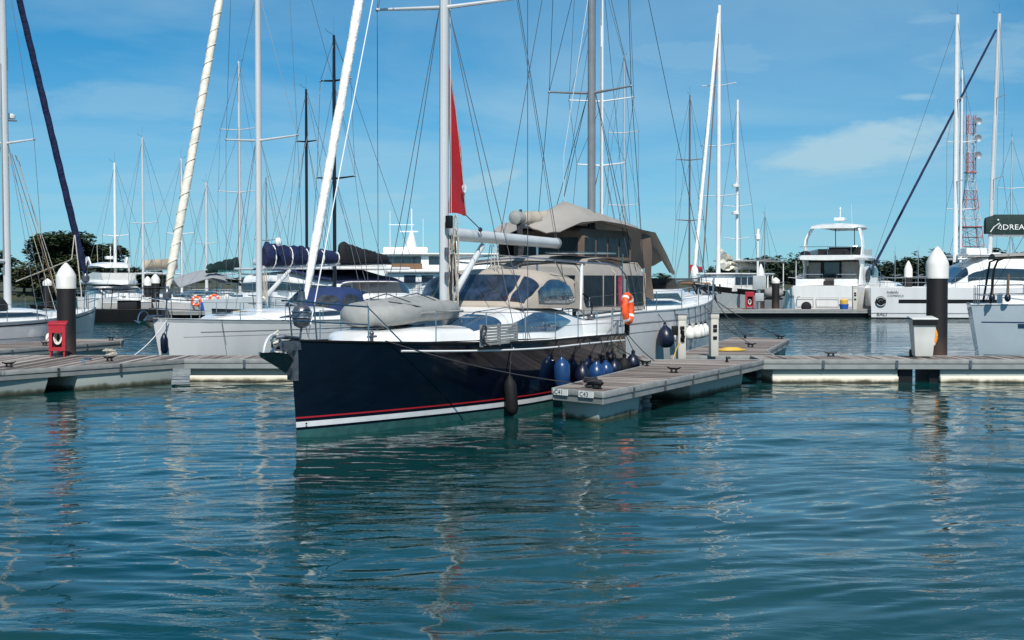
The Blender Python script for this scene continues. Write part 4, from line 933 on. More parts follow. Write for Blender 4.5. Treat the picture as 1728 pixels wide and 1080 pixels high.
# ------------------------------------------------------------ white cutter under the big brown tent
tw,th=yacht('large white sailing yacht under a brown tent awning, moored beyond the navy yacht',(7.35,52.8),240,16.4,4.4,(2.15,1.72,1.45),9.75,20.0,mm='alu_dark',mr=.15,spr=((8.45,1.42,.15),(14,1.2,.1)),bagm='beige',bagl=(1.6,4.3),bagz=(4.25,4.2),bagh=(.42,.36),bagw=.18,rake=.25,srake=-.4,stripe=((-.36,-.32,0,.99,'alu_dark'),(-.62,-.605,0,.99,'alu_dark')),rad=.011,rig='wire_black')
def S(root,rows,th_,name,m):
    mb=MB(); mb.grid(rows); n=len(mb.v); f=mb.f[:]; mb.v+=[(x,y,z-th_) for x,y,z in mb.v]; mb.f+=[tuple(i+n for i in q) for q in f]; return mb.build(name,m,root,sharp=70)
ridge=[(13.9,4.25),(13.0,4.55),(11.6,5.05),(10.2,4.85),(8.0,4.62),(6.4,4.42),(5.2,3.9),(4.2,3.35)]
near=[(13.7,4.10,1.2),(13.0,4.3,1.3),(12.0,4.42,1.45),(10.6,4.30,1.5),(9.2,4.20,1.5),(8.2,4.15,1.45),(7.2,3.5,1.4),(6.3,2.85,1.3)]
rows=[]
for (a_,az),(b_,bz,by) in zip(ridge,near):
    r_=[]
    for j in range(-6,7):
        t=abs(j)/6; sd=1 if j>0 else -1; r_.append((lerp(a_,b_,t),sd*by*t*1.02,lerp(az,bz,t)-.16*math.sin(math.pi*t)+.03*math.sin(j*3.1+a_*2)))
    rows.append(r_)
tn=S(tw,rows,.02,'tent_awning','taupe')
mb=MB(); mb.grid([[(x,-1.5+.06*math.sin(x*3),z) for z in (lerp(3.0,t_,k/4) for k in range(5))] for x,t_ in ((13.0,4.2),(12,4.35),(10.6,4.25),(9.2,4.15),(8.2,4.1),(7.4,3.6))]); mb.build('side_curtain','brown_canvas',tw)  # far side curtain, dark brown to carry the shade inside the tent
mb=MB(); mb.grid([[(x+.1*math.sin(z*2),1.42+.05*math.sin(z*4+x*3),z) for z in [lerp(zb,zt,k/6) for k in range(7)]] for x,zb,zt in ((9.0,2.2,4.1),(8.7,2.1,4.12),(8.35,2.0,4.05))]); mb.build('side_curtain','brown_canvas',tw)
MB().tube([(11.6,0,5.0),(11.6,0,6.4),(9.8,0,12)],.010,4,caps=False).build('awning_halyard','wire_white',tw)
def housing(root,x0,x1,hw,z0,z1,m,frame,glass,panes,name,round_=.18):
    o=MB(); rows=[]
    for x in (x0,x0+round_,lerp(x0,x1,.5),x1-round_,x1):
        e=(round_ if x in(x0,x1) else 0); rows.append([(x,-hw,z0),(x,-hw,z1-round_-e*.4),(x,-hw+round_*.6,z1-e*.5),(x,0,z1+.08-e*.6),(x,hw-round_*.6,z1-e*.5),(x,hw,z1-round_-e*.4),(x,hw,z0)])
    o.grid(rows); o.poly(rows[0]); o.poly(rows[-1]); o=o.build(name,m,root,sharp=50)
    n=panes; wd=(x1-x0-.2)/n
    for i in range(n):
        a_=x0+.12+i*wd
        for sd in ((1,-1)):
            MB().slab([(a_+.05,sd*(hw+.004),z0+.12),(a_+wd-.05,sd*(hw+.004),z0+.12),(a_+wd-.05,sd*(hw+.004),z1-round_-.08),(a_+.05,sd*(hw+.004),z1-round_-.08)],.012,(0,sd,0)).build('window_panel',glass,o)
    for e,sg in ((x0,-1),(x1,1)):
        MB().slab([(e+sg*.004,-hw+.15,z0+.12),(e+sg*.004,hw-.15,z0+.12),(e+sg*.004,hw-.15,z1-round_-.08),(e+sg*.004,-hw+.15,z1-round_-.08)],.012,(sg,0,0)).build('end_window',glass,o)
    return o
housing(tw,9.3,12.6,1.15,3.25,4.16,'brown_canvas','taupe','window_dark',4,'upper_enclosure')
lo_=housing(tw,9.2,13.6,1.58,1.75,3.15,'taupe','beige','window_dark',3,'cockpit_enclosure',.28)
mb=MB(); 
for x in (9.3,11.4,13.5): mb.tube([(x,1.62,1.8),(x,1.62,2.85),(x,1.35,3.17),(x,0,3.27),(x,-1.35,3.17),(x,-1.62,2.85)],.022,6)
mb.build('enclosure_hoop','beige',tw)
mb=MB(); mb.box(5.2,8.8,-1.25,1.25,1.7,2.35); cb_=mb.build('deckhouse','white_gel',tw,bevel=.12)
MB().slab([(5.5,1.256,1.95),(8.5,1.256,1.95),(8.3,1.256,2.22),(5.9,1.256,2.22)],.01,(0,1,0)).build('cabin_window','glass_dark',cb_)
MB().slab([(.6+3.6,.7,2.0),(4.5,-.7,2.0),(5.1,-.7,2.7),(4.9,.7,2.7)],.02).build('clear_windbreak','vinyl_grey',tw)
rnd=random.Random(9)
mb=MB()
for i in range(7): 
    z=4.35-.14*i; mb.tube([(14.35+rnd.uniform(-.1,.1),.1+rnd.uniform(-.1,.1),z+.3),(14.5+rnd.uniform(-.1,.1),.15,z-.5)],.045,6)
mb.build('rope_coil','rope_dark',tw)
MB().lathe([(.1,0),(.2,.02),(.2,.35),(.1,.4)],(0,0,0),14,Matrix.Rotation(R(90),4,'Y')).build('boom_end','hyp',tw).location=(14.2,0,4.42)
# fenders of the tented yacht
a=wpt(tw,9.4,2.34,.58); fender(a.x,a.y,a.z,.27,.72,'fender_navy','big navy fender with black cap against the white tented yacht','fender','fenders on neighbouring boats',tuple(wpt(tw,9.6,2.1,1.75)),ball=True)
for i,(s_,r_,lab) in enumerate(((8.3,.20,'white ball fender next to the big navy fender'),(6.9,.17,'white ball fender behind the left power pedestal'),(6.1,.19,'white ball fender between the two power pedestals'),(5.3,.20,'white ball fender left of the right power pedestal'),(4.4,.18,'white ball fender partly behind the right power pedestal'))):
    t=s_/16.4; p=th.pt(t,th.z2v(t,.95),1); a=wpt(tw,s_,p.y+r_*.9,.72); fender(a.x,a.y,a.z,r_,.46,'cap_white',lab,'fender','fenders on neighbouring boats',tuple(wpt(tw,s_,th.pt(t,1,1).y,th.sheer(t))),ball=True)
line(wpt(tw,.6,.2,2.1),Vector((9.35,49.3,DZ+.1)),.15,.016,'rope_dark','black mooring line from the white bow to the right corner of the far finger')
line(wpt(tw,1.2,.6,2.05),Vector((8.2,50.0,DZ+.1)),.12,.016,'rope_dark','black mooring line from the white bow to the left corner of the far finger')
line(wpt(tw,5.5,2.0,1.8),Vector((7.3,43.5,DZ+.1)),.08,.012,'rope_dark','thin black spring line from the tented yacht down to the far finger')
mb=MB(); mb.box(-.4,.5,-.1,.1,2.08,2.16); mb.tube([(-.35,0,2.2),(-.6,0,1.9)],.04,6); mb.build('bow_roller','steel_dark',tw)
mb=MB()
for i in range(8): mb.tube([(1.2+.35*i,.9+.1*math.sin(i*2),2.15),(1.3+.35*i,.7+.2*math.cos(i),2.5)],.03,5)
mb.build('deck_gear','black',tw)
# ------------------------------------------------------------ charter yacht at the right edge, stern to the left
rw,rh=yacht('pale grey blue sailing yacht with dark bimini frame at the right edge',(30.5,46.3),165,14.6,4.3,(2.15,1.88,1.80),6.0,17,hullm='hull_blue',spr=((8,1.5,.2),),bagm='beige',bagz=(4.2,4.2),hood='beige',hx=9.6,stripe=((1.20,1.235,.02,.985,'stripe_navy'),),srake=.30,k=.72)
for x in (13.2,12.4): 
    t=x/14.6; mb=MB(); mb.grid([[rh.pt(tt,rh.z2v(tt,z),1,.01) for z in (1.02,1.17)] for tt in (t-.008,t+.0,t+.008)]); mb.build('hull_port','glass_blue',rw)
p0=rh.pt(11.55/14.6,rh.z2v(.8,1.33),1,.012); p1=rh.pt(11.2/14.6,rh.z2v(.77,1.33),1,.012)
text('SPIRIT',.24,'ink',rw,p0,p1-p0,(0,0,1),'lettering')
mb=MB()
for x0,x1 in ((14.3,14.2),(12.4,12.4)):
    mb.tube([(x0,2.0,1.85),(x1,2.05,3.0),(x1-.12,2.0,3.3),(x1-.5,1.7,3.46),(x1-.5,0,3.56),(x1-.5,-1.7,3.46),(x1-.12,-2.0,3.3),(x0,-2.0,1.85)],.04,7)
mb.build('bimini_frame','black',rw)
rows=[[(x,y,3.42+.14*(1-(y/2)**2)+.05*math.sin(x*1.1)) for y in (-2,-1.3,-.6,0,.6,1.3,2)] for x in (14.15,13.4,12.6,11.8,11,10.4)]
S(rw,rows,.05,'bimini','taupe')
wheel(rw,(13.0,.8,2.6),.42)
for x,lab in ((14.25,'navy covered life ring bag at the stern corner of the right edge yacht'),(13.75,'second navy bag on the stern rail of the right edge yacht')):
    a=wpt(rw,x,2.0,1.95); e=empty('rail_bag',a,0,lab,'bag','bags on the stern rail'); MB().ball((0,0,.1),.14,10,8,(.8,.7,1)).build('pouch','fender_navy',e); MB().tube([(0,0,.2),(.02,0,.9)],.05,8).build('rolled_cover','brown_canvas',e)
# ------------------------------------------------------------ yachts further out
def midyacht(px,ytop,D,ang,label,mm='alu',bagm=None,hullm='hull_white',L=12,mr=.09,spr=None,jib=None,hood=None,detail=1,bagz=3.0,bagl=(.3,4.2),rig='wire',rad=.012,mxf=.40,bagh=(.6,.3),fb=(1.4,1.15,1.1),antenna=True,stripe=None,jr=.1,lean=0):
    X=(px-864)/2400*D; zt=CH+(470-ytop)/2400*D; mx=L*mxf; c,s=math.cos(R(ang)),math.sin(R(ang))
    sp=spr or tuple((zt*f,1.2,.1) for f in ((.52,) if zt<14 else (.42,.70)))
    return yacht(label,(X-mx*c,D-mx*s),ang,L,L*.3,fb,mx,zt,hullm=hullm,mm=mm,mr=mr,spr=sp,bagm=bagm,bagl=bagl,bagz=(bagz,bagz+.1),bagh=bagh,bagw=.2,jib=jib,jr=jr,hood=hood,hx=L*.6 if hood else None,detail=detail,rig=rig,rad=rad,stripe=stripe,lean=lean)
AW=68; TO=248   # bow towards us / bow away
midyacht(565,62,60,60,'dark masted sailing yacht with black boom cover behind the navy sail cover','mast_black','black_canvas',L=12.5,spr=((6.9,1.0,.1),(11,.8,.1)),bagz=3.3,bagl=(.3,3.9),bagh=(.9,.25))
midyacht(518,152,72,AW,'sailing yacht with slim black mast behind the white yacht','mast_black',None,'hull_white',L=12,spr=((9.6,.6,0),))
midyacht(405,105,101,TO,'sailing yacht with dark green lettered sail cover in the distant row','alu',None,L=13,mr=.12,spr=((8.8,1.7,.1),(13.2,1.5,.1)),bagz=3.2)
midyacht(195,275,104,AW,'distant sailing yacht with plain pale mast in front of the big tree','mast_white',None,L=10,mr=.13)
midyacht(242,232,100,AW,'distant sailing yacht with tan sail cover left of the cream headsail','alu','tan',L=11,bagz=3.3,bagl=(.1,4.0),bagh=(.65,.7),mr=.11)
midyacht(307,268,103,TO,'distant sailing yacht with white mast behind the cream headsail','mast_white',None,L=11,mr=.09)
midyacht(349,308,122,AW,'distant sailing yacht with thick grey mast and small pink flag','alu',None,L=11,mr=.16)
midyacht(1015,-60,67,TO,'sailing yacht with tall white mast behind the brown tent','mast_white',None,L=13,mr=.11,spr=((8.0,1.2,.1),(11.0,1.6,.1),(17,1.3,0)))
midyacht(1163,162,118,AW,'distant sailing yacht with brown mast and red sail cover','mast_brown','red',L=13,mr=.10,bagz=3.2)
midyacht(1620,120,122,AW,'distant sailing yacht with white mast beside the tall catamaran mast','mast_white',None,L=13,mr=.15)
midyacht(1290,362,128,AW,'small distant sailing yacht with thin dark mast right of the ketch','alu_dark',None,L=8,mr=.05)
midyacht(1343,440,210,AW,'tiny sailing boat with white mast far out near the shore','mast_white',None,L=7,mr=.08,detail=0)
midyacht(1510,428,150,AW,'far sailing boat with short thin mast left of the right pile','alu_dark',None,L=8,mr=.06,detail=0)
midyacht(1549,426,152,AW,'far sailing boat with short thin mast just left of the white pile cap','alu_dark',None,L=8,mr=.06,detail=0)
midyacht(1705,232,128,AW,'distant sailing yacht behind the green boom cover','alu',None,L=10,mr=.07)
midyacht(450,300,128,TO,'distant sailing yacht half hidden behind the navy sail cover','alu_dark',None,L=11,mr=.08)
midyacht(1052,95,108,TO,'distant sailing yacht with grey mast right of the tall white mast','alu',None,L=13,mr=.09)
# green lettered cover (boom runs to the left of its mast)
gc=[o for o in COL.objects if o.get('label','').startswith('sailing yacht with dark green lettered')][0]
o=bag((5.4,0,3.25),(9.3,0,3.05),.95,.55,.2,.18,'green_canvas',gc,seed=4)
def face_text(root,s_,size,m,p0w,p1w,squash=1.0):
    a_=world2loc(root,p0w); b_=world2loc(root,p1w); return text(s_,size,m,root,a_,b_-a_,(0,0,1),'lettering',squash)
p=at(362,462,98.2); face_text(gc,'DREAM YACHT',.40,'teal_canvas',p,p+Vector((1,0,0)),.75)
# ------------------------------------------------------------ grey motor ketch
kt,kh=yacht('grey hulled ketch with white masts and black sheer strake by the distant red cabinet',(13.4,100.2),57,11.6,3.7,(2.35,1.85,1.75),2.4,None,hullm='hull_grey',stripe=((-.40,-.02,0,.99,'black'),),rake=1.1,group=YG,cat='ketch',coach=False,detail=1,srake=.3,name='motor_ketch')
kz=1.8
def kmast(px,ytop,r,spr,sx0):
    D=100.2+sx0*.839; l=Vector((sx0,0,0)); zt=CH+(470-ytop)/2400*D
    o=MB().tube([(l.x,l.y,kz),(l.x,l.y,zt)],[r,r*.75],10).build('mast','mast_white',kt)
    for z,hs in spr:
        for sd in(-1,1): MB().tube([(l.x,l.y,z),(l.x+.3*sd*hs*.3,l.y+sd*hs,z+.12)],.035,6).build('spreader','mast_white',o)
    for sd in(-1,1): MB().tube([(l.x+.3,sd*1.7,kz),(l.x,l.y+sd*spr[0][1],spr[0][0]),(l.x,l.y,zt-.3)],.014,4,caps=False).build('shroud','wire',kt)
    return l,zt
l1,z1=kmast(1210,12,.17,((8.6,1.6),(16.5,1.4),(12.2,1.5)),2.64); l2,z2=kmast(1242,170,.12,((8,1.2),(5.6,1.0)),5.9)
for z in (9.4,7.4): MB().lathe([(.05,0),(.28,.03),(.3,.2),(.1,.28)],(l2.x-.25,l2.y,z),12).build('radar_dome','white_gel',kt)
fb_=world2loc(kt,at(1172,455,99.5)); sailtube(fb_,(l1.x-.1,0,z1-.6),.13,.12,'sail_white',kt)
fb2=world2loc(kt,at(1186,452,100)); shroud(fb2,(l1.x-.1,0,z1-2),.05,'mast_brown',kt,'inner_stay')
bp_=world2loc(kt,at(1150,478,98.5)); MB().tube([(1.2,0,2.3),bp_],[.12,.07],8).build('bowsprit','teak',kt)
MB().ball((fb_.x,fb_.y,fb_.z-.3),.28,10,8,(1,1,2.2)).build('sail_bundle','sail_white',kt)
rows=[]
for i in range(9):
    t=i/8; x=lerp(l1.x+.15,l2.x-.1,t); top=lerp(5.3,4.0,math.sin(t*math.pi/2)); rows.append([(x,.25*math.sin(j*2.4+i),lerp(top,3.4+.3*math.sin(i*1.3)*.5,j/5)) for j in range(6)])
mb=MB().grid(rows); mb.build('lowered_mainsail','sail_cream',kt)
bag((l2.x+.1,0,3.3),(l2.x+3.4,0,3.4),.8,.35,.25,.2,'sail_cream',kt,'lowered_mizzen')
wh=MB(); wh.box(2.4,7.0,-1.35,1.35,1.75,2.95); wh=wh.build('wheelhouse','white_gel',kt,bevel=.08)
for i in range(4): 
    MB().box(2.6+i*1.1,3.55+i*1.1,-1.37,1.37,2.25,2.8).build('window','glass_dark',wh)
mb=MB(); mb.box(2.2,9.4,-1.5,1.5,3.0,3.1); mb.build('canopy_roof','white_gel',kt,bevel=.03)
mb=MB(); 
for x in (7.4,8.4,9.3):
    for sd in(-1,1): mb.box(x-.04,x+.04,sd*1.4-.04,sd*1.4+.04,1.7,3.0)
mb.build('canopy_post','white_gel',kt)
mb=MB(); mb.box(5.0,11.5,-1.5,1.5,3.95,4.05); mb.build('upper_awning','grey_canvas',kt,bevel=.02)
MB().tube([(11.4,1.4,1.7),(11.4,1.4,4.0)],.04,6).build('awning_post','mast_white',kt); MB().tube([(11.4,-1.4,1.7),(11.4,-1.4,4.0)],.04,6).build('awning_post','mast_white',kt)
dk=empty('dinghy',(18.9,103,1.35),60,'grey covered dinghy hanging at the stern of the grey ketch','dinghy')
MB().ball((0,0,.3),.72,14,8,(.75,1.1,.62)).build('tube','hyp',dk); MB().box(-.4,.4,-.65,.65,-.18,-.05).build('hull','black',dk,bevel=.06)
# ------------------------------------------------------------ motor yachts
def motoryacht(label,stern,ang,L,B,fb,fly=True,top=True,m='white_gel',stripe=None,open_stern=True,group='motor yachts',sc=1.0,name='motor_yacht'):
    """ang: direction of local +x = aft; origin at bow"""
    c,s=math.cos(R(ang)),math.sin(R(ang)); root=empty(name,(stern[0]-L*c,stern[1]-L*s,0),ang,label,'motor yacht',group)
    h=Hull(L,B,fb,rake=1.3,tr=.92,k=.86,p=.6,srake=.1,power=2.2); hu=h.shell(20,7).build('hull',m,root); h.deck(16).build('deck','deck_white',root)
    h.band(-.3,.12,0,.99,.006,both=True).build('antifouling','black',hu)
    for z in stripe or (): h.band(z[0],z[1],z[2],z[3],.008,both=True).build('hull_window','glass_dark',hu)
    z0=fb[1]; hw=B*.42
    cb=Cabin([(L*.22,B*.18),(L*.36,hw*.8),(L*.5,hw),(L*.80,hw)],[(L*.22,.1),(L*.34,.75*sc),(L*.46,1.55*sc),(L*.80,1.75*sc)],[(0,fb[0]-.1),(L*.4,z0),(L,z0)],.35)
    o=cb.mesh(L*.22,L*.80,20).build('superstructure',m,root)
    cb.win([(L*.36,.42),(L*.6,.34),(L*.76,.5)],[(L*.36,.48),(L*.46,.80),(L*.66,.82),(L*.76,.56)],16,off=.012).build('side_window','glass_dark',o)
    mb=MB(); rows=[]
    for i in range(10):
        a_=R(lerp(28,152,i/9)); rows.append([])
        for j in range(4):
            x=lerp(L*.30,L*.42,j/3); w=smooth_pw(x,cb.W);hh=smooth_pw(x,cb.H);z=pw(x,cb.Z); ca=math.cos(a_);sa=math.sin(a_); rows[-1].append((x-.03,-w*math.copysign(abs(ca)**.35,ca),z+hh*sa**.35+.02))
    mb.grid(rows).build('windscreen','glass_dark',o)
    zf=z0+1.80*sc
    if open_stern:   # recessed cockpit under the flybridge overhang
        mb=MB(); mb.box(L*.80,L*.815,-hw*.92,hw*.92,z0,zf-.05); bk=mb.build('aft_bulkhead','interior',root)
        MB().box(L*.817,L*.82,-.75,.35,z0+.05,zf-.2).build('saloon_door','glass_dark',bk)
        MB().box(L*.816,L*.83,.55,hw*.9,z0+.1,zf-.15).build('panel','hyp',bk); MB().box(L*.816,L*.825,-hw*.9,-1.0,z0+.5,zf-.2).build('panel','hyp',bk)
        mb=MB()
        for sd in(-1,1): mb.slab([(L*.80,sd*hw,z0),(L*.90,sd*hw,z0),(L*.87,sd*hw,zf-.5),(L*.90,sd*hw,zf),(L*.80,sd*hw,zf)],.1,(0,-sd,0))
        mb.build('side_wing',m,root,bevel=.02)
        mb=MB()
        for a_,b_ in ((-B*.44,-.15),(.55,B*.44)): mb.box(L*.955,L*.99,a_,b_,z0-.25,z0+.42)
        mb.build('transom_bulwark',m,root,bevel=.08)
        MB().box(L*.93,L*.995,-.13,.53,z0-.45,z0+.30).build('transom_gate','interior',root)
        mb=MB(); mb.box(L*.995,L*1.07,-B*.42,B*.42,.30,.42); mb.build('swim_platform','teak',root,bevel=.03)
        mb=MB()
        for a_,b_ in ((-B*.40,-B*.16),(-B*.12,B*.2),(B*.24,B*.40)): mb.tube([(L*1.007,a_,.75),(L*1.007,b_,.75),(L*1.011,b_,1.35),(L*1.011,a_,1.35),(L*1.007,a_,.75)],.018,4)
        mb.build('locker_door','paint_grey',root)
        mb=MB()
        for a_,b_ in ((-B*.42,-.3),(.7,B*.42)): 
            mb.tube([(L*.97,a_,z0+.4),(L*.97,a_,z0+.75),(L*.97,b_,z0+.75),(L*.97,b_,z0+.4)],.025,6)
        mb.build('cockpit_rail','steel',root)
        MB().box(L*.90,L*.95,-.9,.9,z0,z0+.5).build('cockpit_seat','cushion',root)
    if fly:
        mb=MB(); rows=[]
        for x,k in ((L*.40,.30),(L*.46,.72),(L*.60,.98),(L*.80,1.06),(L*.93,1.04),(L*.97,.9)):
            rows.append([(x,-hw*k*1.02,zf-.02),(x,-hw*k*1.06,zf+.12),(x,-hw*k*.98,zf+.30),(x,0,zf+.30),(x,hw*k*.98,zf+.30),(x,hw*k*1.06,zf+.12),(x,hw*k*1.02,zf-.02),(x,0,zf-.06)])
        mb.grid(rows,True); mb.poly(rows[0]); mb.poly(rows[-1]); fy=mb.build('flybridge',m,root,sharp=50)
        mb=MB()
        for sd in (-1,1): mb.slab([(L*.46,sd*hw*.72,zf+.28),(L*.62,sd*hw*.95,zf+.28),(L*.80,sd*hw*.98,zf+.28),(L*.80,sd*hw*.98,zf+.62),(L*.60,sd*hw*.95,zf+.85),(L*.48,sd*hw*.75,zf+.8)],.06,(0,-sd,0))
        mb.slab([(L*.455,-hw*.72,zf+.28),(L*.455,hw*.72,zf+.28),(L*.48,hw*.75,zf+.8),(L*.48,-hw*.75,zf+.8)],.06,(1,0,0)); mb.build('coaming',m,fy)
        mb=MB()
        for y in (-hw*.82,0,hw*.62): mb.ball((L*.93,y,zf+.42),.34,10,7,(.7,1.1,.6))
        mb.box(L*.84,L*.90,-.9,1.0,zf+.3,zf+.75); mb.box(L*.60,L*.66,-1.0,1.2,zf+.3,zf+.95); mb.build('seat','black_canvas',fy)
        mb=MB(); mb.tube([(L*.80,-hw*.98,zf+.95),(L*.95,-hw*.98,zf+.9),(L*.96,-hw*.8,zf+.9),(L*.96,hw*.8,zf+.9),(L*.95,hw*.98,zf+.9),(L*.80,hw*.98,zf+.95)],.022,6)
        for y in (-hw*.8,0,hw*.8): mb.tube([(L*.96,y,zf+.2),(L*.96,y,zf+.9)],.018,5)
        mb.build('rail','steel',fy)
        if top:
            zt=zf+2.35*sc; mb=MB(); rows=[]
            for x,k,dz in ((L*.52,.55,-.12),(L*.56,.85,0),(L*.70,1,.04),(L*.84,.97,0),(L*.89,.85,-.1)):
                rows.append([(x,-hw*k*.86,zt+dz-.04),(x,-hw*k*.80,zt+dz+.14),(x,-hw*k*.4,zt+dz+.24),(x,hw*k*.4,zt+dz+.24),(x,hw*k*.80,zt+dz+.14),(x,hw*k*.86,zt+dz-.04),(x,0,zt+dz-.02)])
            mb.grid(rows,True); mb.poly(rows[0]); mb.poly(rows[-1]); ht=mb.build('hardtop',m,root,sharp=50)
            for sd in(-1,1):
                mb=MB(); mb.grid([[(x-.28,sd*y,z),(x+.28,sd*y,z),(x+.28,sd*(y-.1),z),(x-.28,sd*(y-.1),z)] for x,y,z in ((L*.83,hw*.98,zf+.2),(L*.835,hw*1.02,zf+.9),(L*.83,hw*.99,zf+1.5),(L*.81,hw*.9,zf+2.0),(L*.79,hw*.80,zt+.05))],True); mb.build('arch_leg',m,root,sharp=60)
                MB().tube([(L*.60,sd*.7,zf+.6),(L*.61,sd*.7,zt)],.03,6).build('top_post','black',root)
            mb=MB(); mb.box(L*.68,L*.74,-.35,.35,zt+.5,zt+.72); mb.tube([(L*.71,0,zt+.15),(L*.71,0,zt+1.5)],.035,6); mb.ball((L*.71,0,zt+1.35),.08,8,6); mb.build('radar',m,ht,bevel=.01)
            MB().tube([(L*.72,.9,zt+.15),(L*.74,.9,zt+1.7)],.012,4).build('antenna','mast_white',ht)
    pulpit(h,root,.12,.7,.1); stanchions(h,root,.14,.62,6,.6)
    return root,h
my,myh=motoryacht('white flybridge motor yacht seen from its stern, black cushions and hardtop',(22.0,99.9),243.4,14.5,4.95,(2.6,2.25,2.2))
text('LUNA MARIA',.24,'rope',my,(14.58,.95,1.5),(0,-1,0),(0,0,1)) if False else None
mp_=wpt(my,11.6,2.12,0)
for x0,x1,z_ in ((10.0,11.4,2.9),(8.7,9.5,3.4)):
    mb=MB(); pts=[]
    for i in range(14):
        a_=2*math.pi*i/14; pts.append((lerp(x0,x1,.5)+(x1-x0)/2*math.cos(a_),2.13,z_+.50*math.sin(a_)))
    mb.slab(pts,.03,(0,1,0)); mb.build('oval_window','window_dark',my)
lmy,_=motoryacht('white flybridge motor yacht with raked hardtop in front of the big tree',(-31.2,108),118,11.5,3.9,(1.6,1.3,1.2),sc=.56,open_stern=False)
m3,_=motoryacht('low white motor yacht with dark side windows behind the pontoon on the left',(-17.5,112),110,12,3.9,(1.8,1.5,1.4),fly=False,top=False,open_stern=False)
m4,_=motoryacht('white motor cruiser partly behind the navy sail cover',(-13.5,104),130,11,3.9,(1.7,1.5,1.4),sc=.8,top=False,open_stern=False)
m5,_=motoryacht('small white cabin cruiser behind the catamaran bow, tan seats',(28.5,112),240,8,2.8,(1.5,1.3,1.2),sc=.7,fly=False,top=False,open_stern=False)
# ------------------------------------------------------------ big white yacht in the distance
sy=empty('superyacht',(-13,112,0),2,'large multi deck white yacht with radar mast and satellite dome in the distance','motor yacht','motor yachts')
hh=Hull(26,6.4,(3.0,2.5,2.4),rake=2,tr=.95,k=.9); sx_=empty('hull_axis') if False else None
h_=hh.shell(20,7); h_.v=[(x-2.0,y,z) for x,y,z in h_.v]; h_.build('hull','white_gel',sy)
def deckbox(x0,x1,hw,z0,z1,m,name,bev=.12): return MB().box(x0,x1,-hw,hw,z0,z1).build(name,m,sy,bevel=bev)
deckbox(2.5,22,2.7,2.4,3.15,'white_gel','main_deck'); 
for i in range(5): MB().box(4.6+i*1.35,5.5+i*1.35,-2.74,2.74,2.35,2.95).build('window','glass_dark',sy)
deckbox(.2,23,3.1,3.15,3.42,'white_gel','middle_deck'); deckbox(1.8,20,2.6,3.42,3.75,'white_gel','upper_bulwark')
deckbox(2.8,10,2.3,3.7,4.55,'white_gel','wheelhouse',.1)
for a_,b_ in ((2.9,5.9),(6.5,7.7),(7.9,8.6)): MB().box(a_,b_,-2.34,2.34,3.78,4.42).build('window','glass_dark',sy)
MB().box(2.76,2.8,-2.0,2.0,3.78,4.42).build('window','glass_dark',sy)
deckbox(1.2,12,2.7,4.55,4.66,'white_gel','roof',.04); deckbox(2.9,6.4,1.3,4.66,5.15,'white_gel','top_house')
mb=MB(); mb.box(3.7,6.0,-2.9,-2.62,3.45,3.85); mb.build('varnished_rail','orange' if False else 'teak',sy)
mb=MB(); mb.tube([(5,0,5.0),(5.1,0,6.4)],[.55,.12],8); mb.tube([(5.1,0,6.4),(5.1,0,8.2)],.05,6); mb.box(4.2,5.6,-.08,.08,6.35,6.45); mb.box(3.3,5.3,-.06,.06,6.9,6.96); mb.tube([(3.4,0,4.6),(3.4,0,8.0)],.03,5); mb.tube([(6.0,0,4.6),(6.0,0,7.4)],.02,5); mb.build('radar_mast','white_gel',sy)
mb=MB(); mb.ball((8.3,0,5.4),.52,14,10,(1,1,1.25)); mb.tube([(8.3,0,4.6),(8.3,0,5.0)],.2,10); mb.build('satellite_dome','white_gel',sy)
